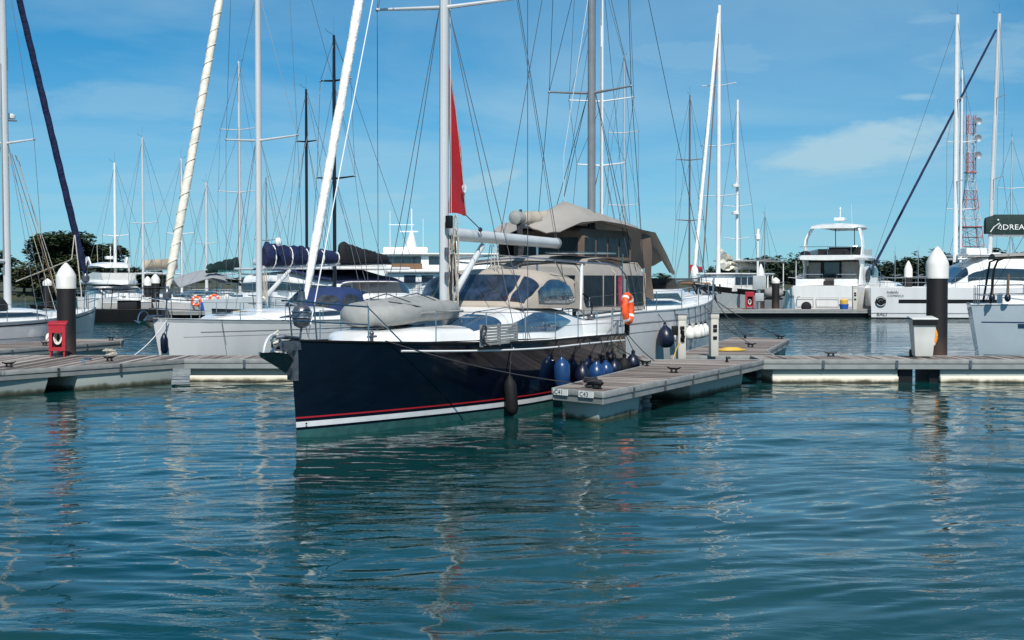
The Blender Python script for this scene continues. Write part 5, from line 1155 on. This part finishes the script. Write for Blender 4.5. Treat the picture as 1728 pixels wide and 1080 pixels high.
# ------------------------------------------------------------ catamarans
def catamaran(label,bow,ang,L,B,fb,mpx,mtop,mm='mast_white',hullm='white_gel',win='glass_dark',stripes=(),roof=4.2,bags=None,house=(.36,.86),jib=None,lean=0,mr=.15,mf=.42):
    root=empty('catamaran',(bow[0],bow[1],0),ang,label,'catamaran','catamarans')
    hs=Hull(L,B*.25,(fb,fb*.98,fb*.9),rake=.05,tr=.9,k=.85,p=.5,srake=.5,power=2.6)
    for sd in(-1,1):
        mb=hs.shell(18,7); mb.v=[(x,y*1.0+sd*B*.38,z) for x,y,z in mb.v]; hu=mb.build('hull',hullm,root)
        for z0,z1,t0,t1,m_ in stripes:
            b_=hs.band(z0,z1,t0,t1,.012,both=True,n=20); b_.v=[(x,y+sd*B*.38,z) for x,y,z in b_.v]; b_.build('stripe',m_,hu)
        d=hs.deck(12); d.v=[(x,y+sd*B*.38,z) for x,y,z in d.v]; d.build('deck','deck_white',hu)
    mb=MB(); mb.box(L*.06,L*.98,-B*.36,B*.36,.75,fb-.05); mb.build('bridge_deck',hullm,root,bevel=.1)
    c=Cabin([(L*house[0]-.8,B*.20),(L*house[0]+.6,B*.34),(L*.7,B*.40),(L*house[1],B*.40)],[(L*house[0]-.8,.15),(L*house[0]+1.2,roof-fb-.35),(L*.6,roof-fb),(L*house[1],roof-fb-.1)],[(0,fb-.03),(L,fb-.05)],.32)
    o=c.mesh(L*house[0]-.8,L*house[1],20).build('saloon','white_gel',root)
    c.win([(L*house[0]+.5,.30),(L*.8,.22)],[(L*house[0]+.5,.62),(L*.8,.60)],14,off=.02).build('side_window',win,o)
    rows=[]
    for i in range(13):
        a_=R(lerp(14,166,i/12)); rows.append([])
        for j in range(4):
            x=lerp(L*house[0]-.35,L*house[0]+.55,j/3); w=smooth_pw(x,c.W);h2=smooth_pw(x,c.H);z=pw(x,c.Z); ca=math.cos(a_);sa=math.sin(a_); rows[-1].append((x-.04,-w*math.copysign(abs(ca)**.32,ca)*1.01,z+h2*sa**.32+.02))
    MB().grid(rows).build('front_window',win,o)
    mb=MB(); mb.box(L*house[0]+.4,L*.9,-B*.36,B*.36,roof,roof+.12); mb.build('roof',hullm,root,bevel=.05)
    mb=MB(); mb.box(L*.55,L*.66,.2,1.6,roof+.1,roof+.55); mb.build('helm_station',hullm,root,bevel=.06)
    for sd in(-1,1):
        tops=[]
        for i in range(8):
            x=lerp(.5,L*.9,i/7); b_=Vector((x,sd*(B*.38+hs.hb(min(x/L,1))*.9),fb-.02)); MB().tube([b_,b_+Vector((0,0,.65))],.018,5).build('stanchion','steel',root); tops.append(b_+Vector((0,0,.65)))
        for k in (0,.32): MB().tube([p-Vector((0,0,k)) for p in tops],.010,4,caps=False).build('guard_wire','steel',root)
    if mtop:
        mx=L*mf; mast(root,mx,roof*.9,mtop,mm,mr,mr*.75,lean=lean,spr=((mtop*.45,1.6,.3),(mtop*.72,1.3,.25)),chain=(mx+1.2,B*.42,fb),rad=.013,sh='wire',fore=None if jib else (.2,0,fb),lower=False)
        if jib: sailtube((.4,0,fb+.9),(mx-.2+lean*(mtop-1.2-roof*.9),0,mtop-1.2),.10,.08,jib,root)
        if bags:
            m_,b0,b1,z0,h0,h1=bags; MB().tube([(mx+.2,0,z0-.05),(mx+b1+.2,0,z0-.05)],.12,8).build('boom',mm,root); return root,hs,bag((mx+b0,0,z0),(mx+b1,0,z0),h0,h1,.28,.25,m_,root,seed=3)
    return root,hs,None
bc,bh,_=catamaran('white catamaran with black hull stripe and round black emblem on its bow',(24.15,98.2),0,13.2,7.0,2.12,1612,20.8,stripes=((1.05,1.30,.13,.97,'black'),(.34,.40,.0,.98,'alu_dark'),(-.3,.1,0,.98,'black')),roof=4.25,house=(.46,.93),mr=.17,mf=.487,hullm='hull_white')
# flat bow panel carrying the writing
D_=bc.location.y-7.0*.38-.25
def bali_pt(px,py):
    w=at(px,py,95.0); l=world2loc(bc,w); t=max(.002,l.x/13.2); p=bh.pt(t,bh.z2v(t,l.z),-1,.03); return Vector((l.x,p.y-7.0*.38,l.z))
def on_bow(s_,px,py,size,m_,sq=1.0):
    a_=bali_pt(px,py); b_=bali_pt(px+14,py); return text(s_,size,m_,bc,a_,b_-a_,(0,0,1),'lettering',sq,off=.02)
on_bow('BALI',1482,533,.30,'ink',1.15); on_bow('Indahfu',1498,495,.26,'ink',1.0); on_bow('COMINCA',1499,500.5,.19,'ink',1.2)
cpt=bali_pt(1488.5,509); xd=(bali_pt(1498,509)-bali_pt(1479,509)).normalized(); nn=xd.cross(Vector((0,0,1)))
def disc(r0,r1,off,m_,name,par,a0=0,a1=360):
    mb=MB(); rows=[]
    for i in range(33):
        a_=R(lerp(a0,a1,i/32)); rows.append([cpt+nn*off+(xd*math.cos(a_)+Vector((0,0,1))*math.sin(a_))*r for r in (r0,r1)])
    return mb.grid(rows).build(name,m_,par)
em=disc(.001,.35,.05,'black','emblem',bc); disc(.27,.30,.06,'sign_white','emblem_arc',em,30,150); disc(.27,.30,.06,'sign_white','emblem_arc',em,210,330); disc(.10,.14,.062,'ink_grey','emblem_arc',em,20,200)
# second catamaran carrying the green lettered boom cover
dc,dh_,dbag=catamaran('white catamaran with green boom cover lettered DREAM and navy furled headsail',(26.6,107.5),-3,15.5,7.4,2.1,1668,22.5,mm='alu',stripes=((-.3,.1,0,.98,'black'),),roof=4.1,jib='navy_canvas',mr=.17,mf=.60,lean=.03)
mx=15.5*.60
cv=MB(); rows=[]
for i in range(10):
    t=i/9; x=lerp(mx-.35,mx+6.2,t); h=1.45 if i else 1.2; rows.append([(x,-.30,6.05),(x,-.34,6.35),(x,-.30,6.05+h*.8),(x,-.12,6.05+h),(x,.12,6.05+h),(x,.30,6.05+h*.8),(x,.34,6.35),(x,.30,6.05)])
cv.grid(rows,True); cv.poly(rows[0]); cv.poly(rows[-1]); cvr=cv.build('boom_cover','green_canvas',dc,sharp=50)
MB().tube([(mx+.2,0,5.95),(mx+6.4,0,5.95)],.13,8).build('boom','alu',dc)
text('DREAM',.56,'sign_white',cvr,(mx+.84,-.37,6.36),(1,0,0),(0,0,1),'lettering',1.15,off=.01)
mb=MB(); mb.tube([(mx-.05,-.39,6.18),(mx+.2,-.39,6.55),(mx+.62,-.38,6.85),(mx+.70,-.38,6.75),(mx+.5,-.39,6.45),(mx+.72,-.39,6.35),(mx+.78,-.39,6.6),(mx+.62,-.39,6.72)],.035,5); mb.ball((mx+.52,-.37,7.08),.07,8,6); mb.build('swirl_emblem','sign_white',cvr)
# catamaran with navy stripe behind the white yacht, nose to the right
nc,nch,_=catamaran('white catamaran with navy cabin cover and dark windows, bow pointing at the grey dinghy',(-4.9,62.5),133,11.5,5.6,1.85,0,None,stripes=((1.0,1.25,.05,.95,'black'),(-.3,.1,0,.98,'black')),roof=3.1,house=(.12,.8))
c=Cabin([(1.0,1.2),(2.6,2.2),(8.5,2.4)],[(1.0,.1),(2.6,.9),(6,1.35),(8.5,1.4)],[(0,1.84),(13,1.84)],.32)
rows=[c.sec(lerp(1.6,8.5,i/12)) for i in range(13)]; rows=[[p*1.0+Vector((0,0,.05)) for p in r[3:-3]] for r in rows]; MB().grid(rows).build('cabin_cover','navy_canvas',nc,sharp=60)
mb=MB(); mb.box(5.6,8.6,-2.1,2.1,3.32,3.62); mb.build('upper_coaming','white_gel',nc,bevel=.08)
mb=MB(); mb.box(5.0,5.9,2.45,2.50,2.55,2.9); mb.build('liferaft_case','white_gel',nc)
# dark canopy launch in front of the left pontoon row
lb=empty('launch',(-29.2,87.5,0),2,'dark workboat with long black canopy in front of the flybridge motor yacht','launch')
hl=Hull(8,2.5,(1.1,.8,.8),rake=.5,tr=.9); m_=hl.shell(14,5); m_.build('hull','black',lb); hl.deck(10).build('deck','interior',lb)
S(lb,[[(x,y,2.15+.05*math.sin(x)-.03*abs(y)) for y in (-1.3,-.6,0,.6,1.3)] for x in (1.2,3,5,7,8)],.08,'canopy','black_canvas')
mb=MB()
for x in (1.6,4.2,7.6):
    for sd in (-1,1): mb.tube([(x,sd*1.1,.7),(x+.1,sd*1.2,2.15)],.03,5)
mb.build('canopy_post','black',lb)
MB().box(5,6.2,-.6,.6,.8,1.35).build('engine_box','black_canvas',lb,bevel=.05)
# white-green awning boat with lifebuoys
ab,_h=yacht('white yacht stern with white and teal awning and two orange lifebuoys',(-24.5,107),292,11,3.6,(1.5,1.35,1.3),4.6,None,group=YG,detail=1,srake=.1)
S(ab,[[(x,y,z-.55*(abs(y)/1.9)**1.3) for y in (-2.2,-1.4,-.6,0,.6,1.4,2.2)] for x,z in ((5.5,2.9),(7.0,3.3),(8.6,3.25),(10.2,2.9),(11.2,2.75))],.04,'awning','grey_canvas')
S(ab,[[(x,y,2.62-.1*(y-1.5)) for y in (1.0,1.8,2.6,3.2)] for x in (8.8,10,11.3)],.04,'awning_edge','teal_canvas')
for px,py,D,lab in ((361,505,93,'round orange lifebuoy on the distant white yacht, right one'),(331,508,93,'round orange lifebuoy on the distant white yacht, left one')):
    ring_buoy('lifebuoy',at(px,py,D),.27,.09,(.2,-1,.1),'orange',lab,'lifebuoy','lifebuoys in the distance')
d_=at(348,523,93.0); bk=empty('plastic_drum',(d_.x,92.6,DZ),0,'blue plastic drum standing on the distant left pontoon','drum'); MB().lathe([(.25,0),(.27,.05),(.27,.5),(.24,.56),(.1,.58)],(0,0,0),14).build('body','blue_plastic',bk); MB().lathe([(.08,.58),(.08,.8),(.02,.82)],(0,0,0),10).build('cap','sign_white',bk)
d_=at(190,545,92); MB_=empty('storage_box',(-26.0,92.3,DZ),0,'grey concrete coloured storage box on the distant left pontoon','box'); MB().box(-.55,.55,-.3,.3,0,.48).build('body','hyp',MB_,bevel=.03); MB().box(-.58,.58,-.33,.33,.482,.54).build('lid','plastic_grey',MB_,bevel=.02)
# small moored boats far out
sb=empty('motorboat',(42,214,0),10,'small white open motorboat moored far out below the trees','motorboat','small boats far out'); hs_=Hull(7,2.4,(1.0,.8,.7),rake=.8); hs_.shell(12,5).build('hull','white_gel',sb); hs_.deck(10).build('deck','deck_white',sb); MB().box(2.4,4.4,-.8,.8,.75,1.5).build('cabin','white_gel',sb,bevel=.15)
sb=empty('motorboat',(45.5,222,0),10,'small far out boat with a bright turquoise cover','motorboat','small boats far out'); hs_=Hull(8,2.6,(1.1,.9,.8),rake=.8); hs_.shell(12,5).build('hull','hull_grey',sb); hs_.deck(10).build('deck','deck_white',sb); MB().box(.3,2.6,-1.1,1.1,1.7,2.25).build('canvas_cover','turq',sb,bevel=.1); MB().box(2.8,6.0,-1.0,1.0,.85,2.2).build('cabin','hull_grey',sb,bevel=.1)
# ------------------------------------------------------------ things on the pontoons
def cabinet(x,y,ang,label,s=1.0,group='red hose cabinets'):
    r=empty('hose_cabinet',(x,y,DZ+.004),ang,label,'hose cabinet',group); w=.215*s; H_=.92*s
    mb=MB(); mb.box(-w,w,-.13,-.10,.16,H_-.10); 
    mb=MB(); mb.box(-w,w,.11,.14,.16,H_-.05); mb.box(-w,-w+.03,-.14,.11,.16,H_-.05); mb.box(w-.03,w,-.14,.11,.16,H_-.05); mb.box(-w+.03,w-.03,-.14,.11,.16,.20); mb.build('case','red',r)
    MB().slab([(-w-.03,-.18,H_-.07),(w+.03,-.18,H_-.07),(w+.03,.16,H_),(-w-.03,.16,H_)],.04,(0,0,1)).build('lid','red',r,bevel=.01)
    fr=MB(); fr.box(-w,w,-.165,-.142,.16,.26); fr.box(-w,w,-.165,-.142,H_-.28,H_-.07); fr.box(-w,-w+.09,-.165,-.142,.262,H_-.282); fr.box(w-.09,w,-.165,-.142,.262,H_-.282); fr.build('door','red',r)
    MB().box(-w+.035,w-.035,.08,.105,.22,H_-.1).build('back_panel','interior',r)
    for i in range(4): MB().tube([(.02*math.cos(a)*(2.2)+.0,-.02,.50+(.13-.02*i)*math.sin(a)) if False else ((.10-.015*i)*math.cos(a),-.05+.03*i,.50+(.17-.015*i)*math.sin(a)) for a in [2*math.pi*k/14 for k in range(15)]],.016,5).build('hose','rope' if i%2 else 'sail_white',r)
    for sx_ in (-w+.04,w-.04):
        for y_ in (-.12,.1): MB().box(sx_-.02,sx_+.02,y_-.02,y_+.02,0,.158).build('leg','red',r)
    return r
p=at(98,594,38.2); cabinet(p.x,38.2,8,'red hose cabinet in front of the left black pile')
p=at(1265,520,97.2); cabinet(p.x,97.2,0,'small distant red hose cabinet beside the grey ketch',1.25)
def pedestal(x,y,ang,label,cables=False,s=1.0,group='power pedestals'):
    r=empty('power_pedestal',(x,y,DZ+.004),ang,label,'power pedestal',group); w=.105*s; H_=1.17*s
    MB().box(-w,w,-w,w,0,H_-.16).build('post','pedestal',r,bevel=.008)
    MB().box(-w-.012,w+.012,-w-.012,w+.012,H_-.157,H_-.03).build('lamp_head','pedestal',r,bevel=.01); MB().box(-w-.02,w+.02,-w-.02,w+.02,H_-.028,H_).build('lid','ink_grey',r,bevel=.006)
    for z in (.46,.66,.77): MB().box(-.055*s,.055*s,-w-.022,-w-.001,z*s,(z+.085)*s).build('socket','black',r,bevel=.006)
    if cables:
        for k in range(5): MB().tube([(-.06+.03*k,-w-.03,.85-.06*k),(-.02+.04*math.sin(k*2),-w-.08,.70-.05*k),(.04*math.cos(k),-w-.06,.55),(-.03+.02*k,-w-.03,.45)],.015,5).build('plugged_cable','black',r)
        MB().box(-w-.14,-w-.005,-.08,.06,.62,.86).build('meter_box','black',r,bevel=.01)
        MB().tube([(-.07,-w-.03,.45),(-.2,-w-.1,.25),(-.3,-w-.15,.0)],.012,5).build('trailing_cable','yellow',r)
    return r
p=at(1149,606,37.1); pedestal(p.x,37.1,12,'grey power pedestal with tangled plugs, left of the two',True)
p=at(1204,600,38.3); pedestal(p.x,38.3,12,'grey power pedestal with three empty sockets, right of the two')
p=at(1442,520,97.0); pedestal(p.x,97.0,0,'distant power pedestal at the stern of the motor yacht',False,1.35)
p=at(1285,520,97.0); r=empty('junction_box',(p.x-.05,97.6,DZ),0,'grey electrical box on a post before the distant pile','electrical box'); MB().box(-.45,.45,-.1,.1,1.35,2.3).build('box','paint_grey',r,bevel=.02); MB().box(-.06,.06,-.04,.04,0,1.35).build('post','alu_dark',r); MB().box(-.3,.3,-.1,.05,.55,1.1).build('meter_box','paint_grey',r,bevel=.02)
r=empty('light_pole',(p.x-.1,98.0,DZ),0,'white light pole with two lamp collars above the distant pile','light pole'); MB().tube([(0,0,0),(0,0,5.0)],[.09,.07],8).build('pole','mast_white',r); MB().lathe([(.07,3.4),(.2,3.45),(.1,3.55)],(0,0,0),12).build('collar','steel_dark',r); MB().lathe([(.1,4.75),(.17,4.8),(.17,5.1),(.12,5.15),(.12,5.5),(.03,5.52)],(0,0,0),12).build('lamp','white_gel',r)
# wheelie bin
p=at(1556,603,37.9); bn=empty('wheelie_bin',(p.x,37.9,DZ+.004),-4,'pale grey wheelie bin with lid, standing on the right walkway','bin')
mb=MB(); rows=[]
for z,w,d in ((.03,.225,.22),(.06,.235,.235),(.5,.265,.275),(.93,.30,.32),(.95,.325,.345),(1.00,.325,.345),(1.00,.30,.32)): rows.append([(-w,-d,z),(w,-d,z),(w,d,z),(-w,d,z)])
mb.grid(rows,True); mb.poly(rows[0]); mb.build('body','plastic_grey',bn,bevel=.018)
MB().slab([(-.34,-.37,1.005),(.34,-.37,1.005),(.34,.36,1.06),(-.34,.36,1.06)],.035,(0,0,1)).build('lid','plastic_grey',bn,bevel=.015)
MB().box(-.315,.315,-.35,-.335,.87,.985).build('rim_shadow_band','black',bn) if False else MB().box(-.328,.328,-.352,-.346,.86,.995).build('lid_shade_strip','black',bn)  # black strip across the bin front paints the shade under the lid
for sd in(-1,1): 
    w_=MB(); w_.tube([(sd*.20,.27,.10),(sd*.27,.27,.10)],.10,14); w_.build('wheel','black',bn)
MB().tube([(-.2,.36,.97),(-.2,.42,.99),(.2,.42,.99),(.2,.36,.97)],.02,6).build('handle','plastic_grey',bn)
ring_buoy('lifebuoy',((1560-864)/2400*38.55,38.55,1.13),.30,.085,(.1,-1,0),'amber','amber lifebuoy leaning behind the grey bin against the right pile','lifebuoy')
# hose, rope heaps
r=empty('hose_coil',(6.35,41.2,DZ+.01),20,'yellow hose coiled on the far finger between the pedestals','hose')
for k in range(4): MB().tube([((.34-.05*k)*math.cos(a)*1.25,(.3-.05*k)*math.sin(a),.02+.018*k) for a in [2*math.pi*i/20 for i in range(21)]],.018,5).build('loop','yellow',r)
for x,y,lab in ((-10.8,38.2,'heap of pale rope on the left walkway near the pile'),(1.55,27.25,'black rope heaped over the corner cleat of the near finger')):
    r=empty('rope_heap',(x,y,DZ+.02),0,lab,'rope','rope heaps'); rnd=random.Random(int(y))
    for k in range(6): 
        R0=rnd.uniform(.08,.17); MB().tube([(rnd.uniform(-.02,.02)+R0*math.cos(a)+.05*math.sin(k),R0*.8*math.sin(a),.02+.03*k+.01*math.sin(a*3)) for a in [2*math.pi*i/12 for i in range(13)]],.02,5).build('loop','rope' if x<0 else 'rope_dark',r)
p=at(1424,522,97); r=empty('work_bucket',(p.x,97,DZ),0,'yellow and blue bucket on the distant pontoon by the motor yacht','bucket'); MB().lathe([(.26,0),(.34,.35),(.3,.36)],(0,0,0),12).build('base','blue_plastic',r); MB().lathe([(.26,.36),(.28,.62),(.2,.7)],(0,0,0),12).build('top','yellow',r)
p=at(1361,522,97.3); r=empty('tarpaulin_heap',(p.x,97.4,DZ),0,'black covered heap on the distant pontoon at the motor yacht stern','heap'); MB().ball((0,0,.18),.36,12,8,(1,.6,.95)).build('cover','black_canvas',r)
line(wpt(kt,11.5,-1.7,1.8),at(1350,500,99),.2,.02,'rope','pale mooring line between the ketch and the motor yacht')
# ------------------------------------------------------------ shore, trees, tower
mb=MB(); pts=[]
n=40; xs=[-420+ i*(900+420)/n for i in range(n+1)]
near=[(x,365+18*math.sin(x*.02)+9*math.sin(x*.071)) for x in xs]
rows=[[(x,y,-.5),(x,y+3,.6),(x,y+20,1.4),(x,y+900,3)] for x,y in near]; mb.grid(rows); tag(mb.build('far_shore','tree_soil' if 'tree_soil' in MT else mat('tree_soil',(.05,.055,.03),.9,var=.4,vs=.1)),'low dark far shore behind the marina','shore',kind='structure')
mb=MB(); rows=[]
for i in range(21):
    x=-150+i*6.2; y=176+5*math.sin(i*.9); rows.append([(x,y,-.4),(x,y+2.5,.7),(x,y+40,1.3)])
mb.grid(rows); tag(mb.build('near_shore','tree_soil'),'low wooded point on the left','shore',kind='structure')
def leafmat(name,a,b):
    m=bpy.data.materials.new(name); m.use_nodes=True; nt=m.node_tree; N=nt.nodes; L=nt.links; p=N['Principled BSDF']; p.inputs['Roughness'].default_value=.75
    tc=N.new('ShaderNodeTexCoord'); nz=N.new('ShaderNodeTexNoise'); nz.inputs['Scale'].default_value=.9; nz.inputs['Detail'].default_value=4; L.new(tc.outputs['Object'],nz.inputs['Vector'])
    rp=N.new('ShaderNodeValToRGB'); rp.color_ramp.elements[0].position=.35; rp.color_ramp.elements[1].position=.66; rp.color_ramp.elements[0].color=(*a,1); rp.color_ramp.elements[1].color=(*b,1); L.new(nz.outputs['Fac'],rp.inputs['Fac']); L.new(rp.outputs[0],p.inputs['Base Color']); MT[name]=m
leafmat('leaf_dark',(.014,.028,.012),(.055,.085,.028)); leafmat('leaf_olive',(.03,.04,.012),(.085,.09,.030)); leafmat('leaf_far',(.02,.04,.024),(.065,.10,.05)); mat('bark',(.06,.045,.035),.9)
def crown_mesh(rnd,clumps,leaf,dens,flat=.45):
    vs=[];fs=[]
    for (cx,cy,cz,rx,ry,rz) in clumps:
        for _ in range(int(dens*rx*ry)):
            while True:
                p=Vector((rnd.uniform(-1,1),rnd.uniform(-1,1),rnd.uniform(-1,1)))
                if .25<p.length<1: break
            p=Vector((cx+p.x*rx,cy+p.y*ry,cz+p.z*rz)); a=rnd.uniform(0,6.28); s=leaf*rnd.uniform(.5,1.3); u=Vector((math.cos(a),math.sin(a),rnd.uniform(-.5,.5)))*s; w=Vector((-math.sin(a),math.cos(a),rnd.uniform(-.6,.6)))*s*.7
            o=len(vs); vs+=[p-u*.6-w*.3,p+u*.2-w,p+u,p+u*.1+w*.8]; fs.append((o,o+1,o+2,o+3))
    mb=MB(); mb.v=[tuple(v) for v in vs]; mb.f=fs; return mb
def big_tree(x,y,h,w,leafm,label,seed,group='trees on the left point',tiers=True,leaf=.30,dens=70,bushy=False,name='spreading_tree',cat='tree'):
    rnd=random.Random(seed); r=empty(name,(x,y,.6),rnd.uniform(0,90)*0,label,cat,group); cl=[]; tr=MB()
    tr.tube([(0,0,-.4),(.1,0,h*.25),(.0,.1,h*.45)],[w*.045,w*.035,w*.03],8)
    for i in range(44 if tiers else 20):
        z=h*(rnd.uniform(.34,.93) if tiers else rnd.uniform(.25,.85)); k=math.sqrt(max(.05,1-((z/h-.52)/.5)**2)) if tiers else math.sqrt(max(.05,1-((z/h-.4)/.62)**2)); a=rnd.uniform(0,6.28); d=w/2*k*rnd.uniform(.25,.88); cx,cy=d*math.cos(a),d*math.sin(a); s=w*rnd.uniform(.13,.22)
        cl.append((cx,cy,z,s,s,s*(.45 if tiers else .75))); tr.tube([(0,.05,h*.35),(cx*.5,cy*.5,lerp(h*.4,z,.7)),(cx,cy,z)],[w*.014,w*.009,w*.003],5)
    tr.build('trunk','bark',r); crown_mesh(rnd,cl,leaf,dens).build('crown',leafm,r,recalc=False); return r
big_tree(-57.6,185,7.9,11.5,'leaf_dark','broad dark tiered tree rising behind the left pile',3,dens=95)
big_tree(-53.6,187,6.6,7.0,'leaf_dark','dark tiered tree forming the right shoulder of the big tree',5,dens=95)
big_tree(-60.2,182,4.6,9.0,'leaf_olive','rounded olive green bush below the left side of the big tree',8,tiers=False,dens=60,name='bush',cat='bush')
big_tree(-56.2,180,3.6,8.0,'leaf_olive','lower olive green bush beneath the middle of the big tree',9,tiers=False,dens=60,name='bush',cat='bush')
big_tree(-68.5,186,6.2,7,'leaf_dark','dark tree cut by the left edge of the picture',12)
for i,(px,h,lab) in enumerate(((190,4.6,'low dark tree just right of the big tree'),(212,3.6,'small dark tree, second right of the big tree'),(232,2.9,'low dark bushy tree under the tan sail cover'),(262,3.2,'small dark palm like tree beside the cream headsail'),(40,3.4,'low dark tree between the mast and the olive bush'))):
    big_tree((px-864)/2400*188,188,h,5.2,'leaf_dark',lab,30+i,tiers=i%2==0,dens=90)
protos=[]
for k in range(5):
    rnd=random.Random(100+k); cl=[]; h=[8.5,7.5,9.5,7.0,8.0][k]; w=[10,12,7,13,9][k]
    for i in range(11): a=rnd.uniform(0,6.28); d=w/2*rnd.uniform(.1,.85); cl.append((d*math.cos(a),d*math.sin(a)*.6,h*rnd.uniform(.2,.85)*(1-.3*d/w),w*.19,w*.16,w*.14))
    cl.append((0,0,h*.9,w*.12,w*.12,w*.10)); protos.append(crown_mesh(rnd,cl,.62,24).build('crown','leaf_far',None,recalc=False).data)
for o in [o for o in COL.objects if o.name.startswith('crown') and o.parent is None]: bpy.data.objects.remove(o)
tm=MB().tube([(0,0,-.8),(.1,0,3),(0,0,6)],[.35,.25,.12],6).build('trunk','bark'); tmd=tm.data; bpy.data.objects.remove(tm)
rnd=random.Random(77)
def hor(px): return pw(px,[(1190,.70),(1290,.85),(1330,1.0),(1420,.9),(1500,.8),(1600,1.05),(1728,1.1),(2000,1.1)])
pxs=[1200+ i*6 for i in range(118)]
for i,px in enumerate(pxs):
    D=rnd.uniform(384,405); r=empty('shore_tree',((px-864)/2400*D,D,1.2),0,'dark green tree in the dense row along the far right shore','tree','trees along the far right shore'); s=hor(px)*rnd.uniform(.62,.98)
    for nm,md in (('trunk',tmd),('crown',protos[i%5])):
        o=bpy.data.objects.new(nm,md); COL.objects.link(o); o.parent=r
    r.scale=(s*1.3,s*1.1,s*1.12); r.rotation_euler=(0,0,rnd.uniform(0,6.28))
for i in range(26):
    px=-40+i*46+rnd.uniform(-8,8); D=rnd.uniform(388,400); r=empty('shore_tree',((px-864)/2400*D,D,1.2),0,'low hazy green tree on the far shore beyond the left and middle boats','tree','trees along the far left shore'); s=rnd.uniform(.28,.42)
    for nm,md in (('trunk',tmd),('crown',protos[i%5])):
        o=bpy.data.objects.new(nm,md); COL.objects.link(o); o.parent=r
    r.scale=(s*2.6,s,s)
# red and white lattice tower
tw_=empty('radio_tower',((1636-864)/2400*380,380,1.2),0,'tall red and white lattice radio tower standing above the trees','radio tower')
TH=CH+(470-195)/2400*380-1.2
def hw_(z): return lerp(4.4,.95,min(1,z/(TH*.62))**.8) if z<TH*.62 else .95
nb=9
for b in range(nb):
    z0=TH*b/nb; z1=TH*(b+1)/nb; m_='hazy_steel_red' if b%2==0 or b==nb-1 else 'steel_white'; mb=MB(); st=2
    for k in range(st):
        a_=lerp(z0,z1,k/st); c_=lerp(z0,z1,(k+1)/st); A=[(sx*hw_(a_),sy*hw_(a_),a_) for sx,sy in ((-1,-1),(1,-1),(1,1),(-1,1))]; B_=[(sx*hw_(c_),sy*hw_(c_),c_) for sx,sy in ((-1,-1),(1,-1),(1,1),(-1,1))]
        for j in range(4):
            mb.tube([A[j],B_[j]],.12,4,caps=False); mb.tube([A[j],B_[(j+1)%4]],.05,4,caps=False); mb.tube([A[(j+1)%4],B_[j]],.05,4,caps=False); mb.tube([A[j],A[(j+1)%4]],.07,4,caps=False)
    mb.build('lattice_section',m_,tw_)
for z in (TH*.96,TH*.86,TH*.76): MB().lathe([(.05,0),(.9,.3),(.95,.35),(.1,.1)],(0,0,0),12,Matrix.Translation((1.5,-1.2,z))@Matrix.Rotation(R(90),4,'X')).build('dish_antenna','alu_dark',tw_)
for z in (TH*.34,TH*.66): MB().box(-hw_(z)-.5,hw_(z)+.5,-hw_(z)-.5,hw_(z)+.5,z-.1,z+.1).build('platform','hazy_steel_red',tw_)
# wide, nearly invisible bird
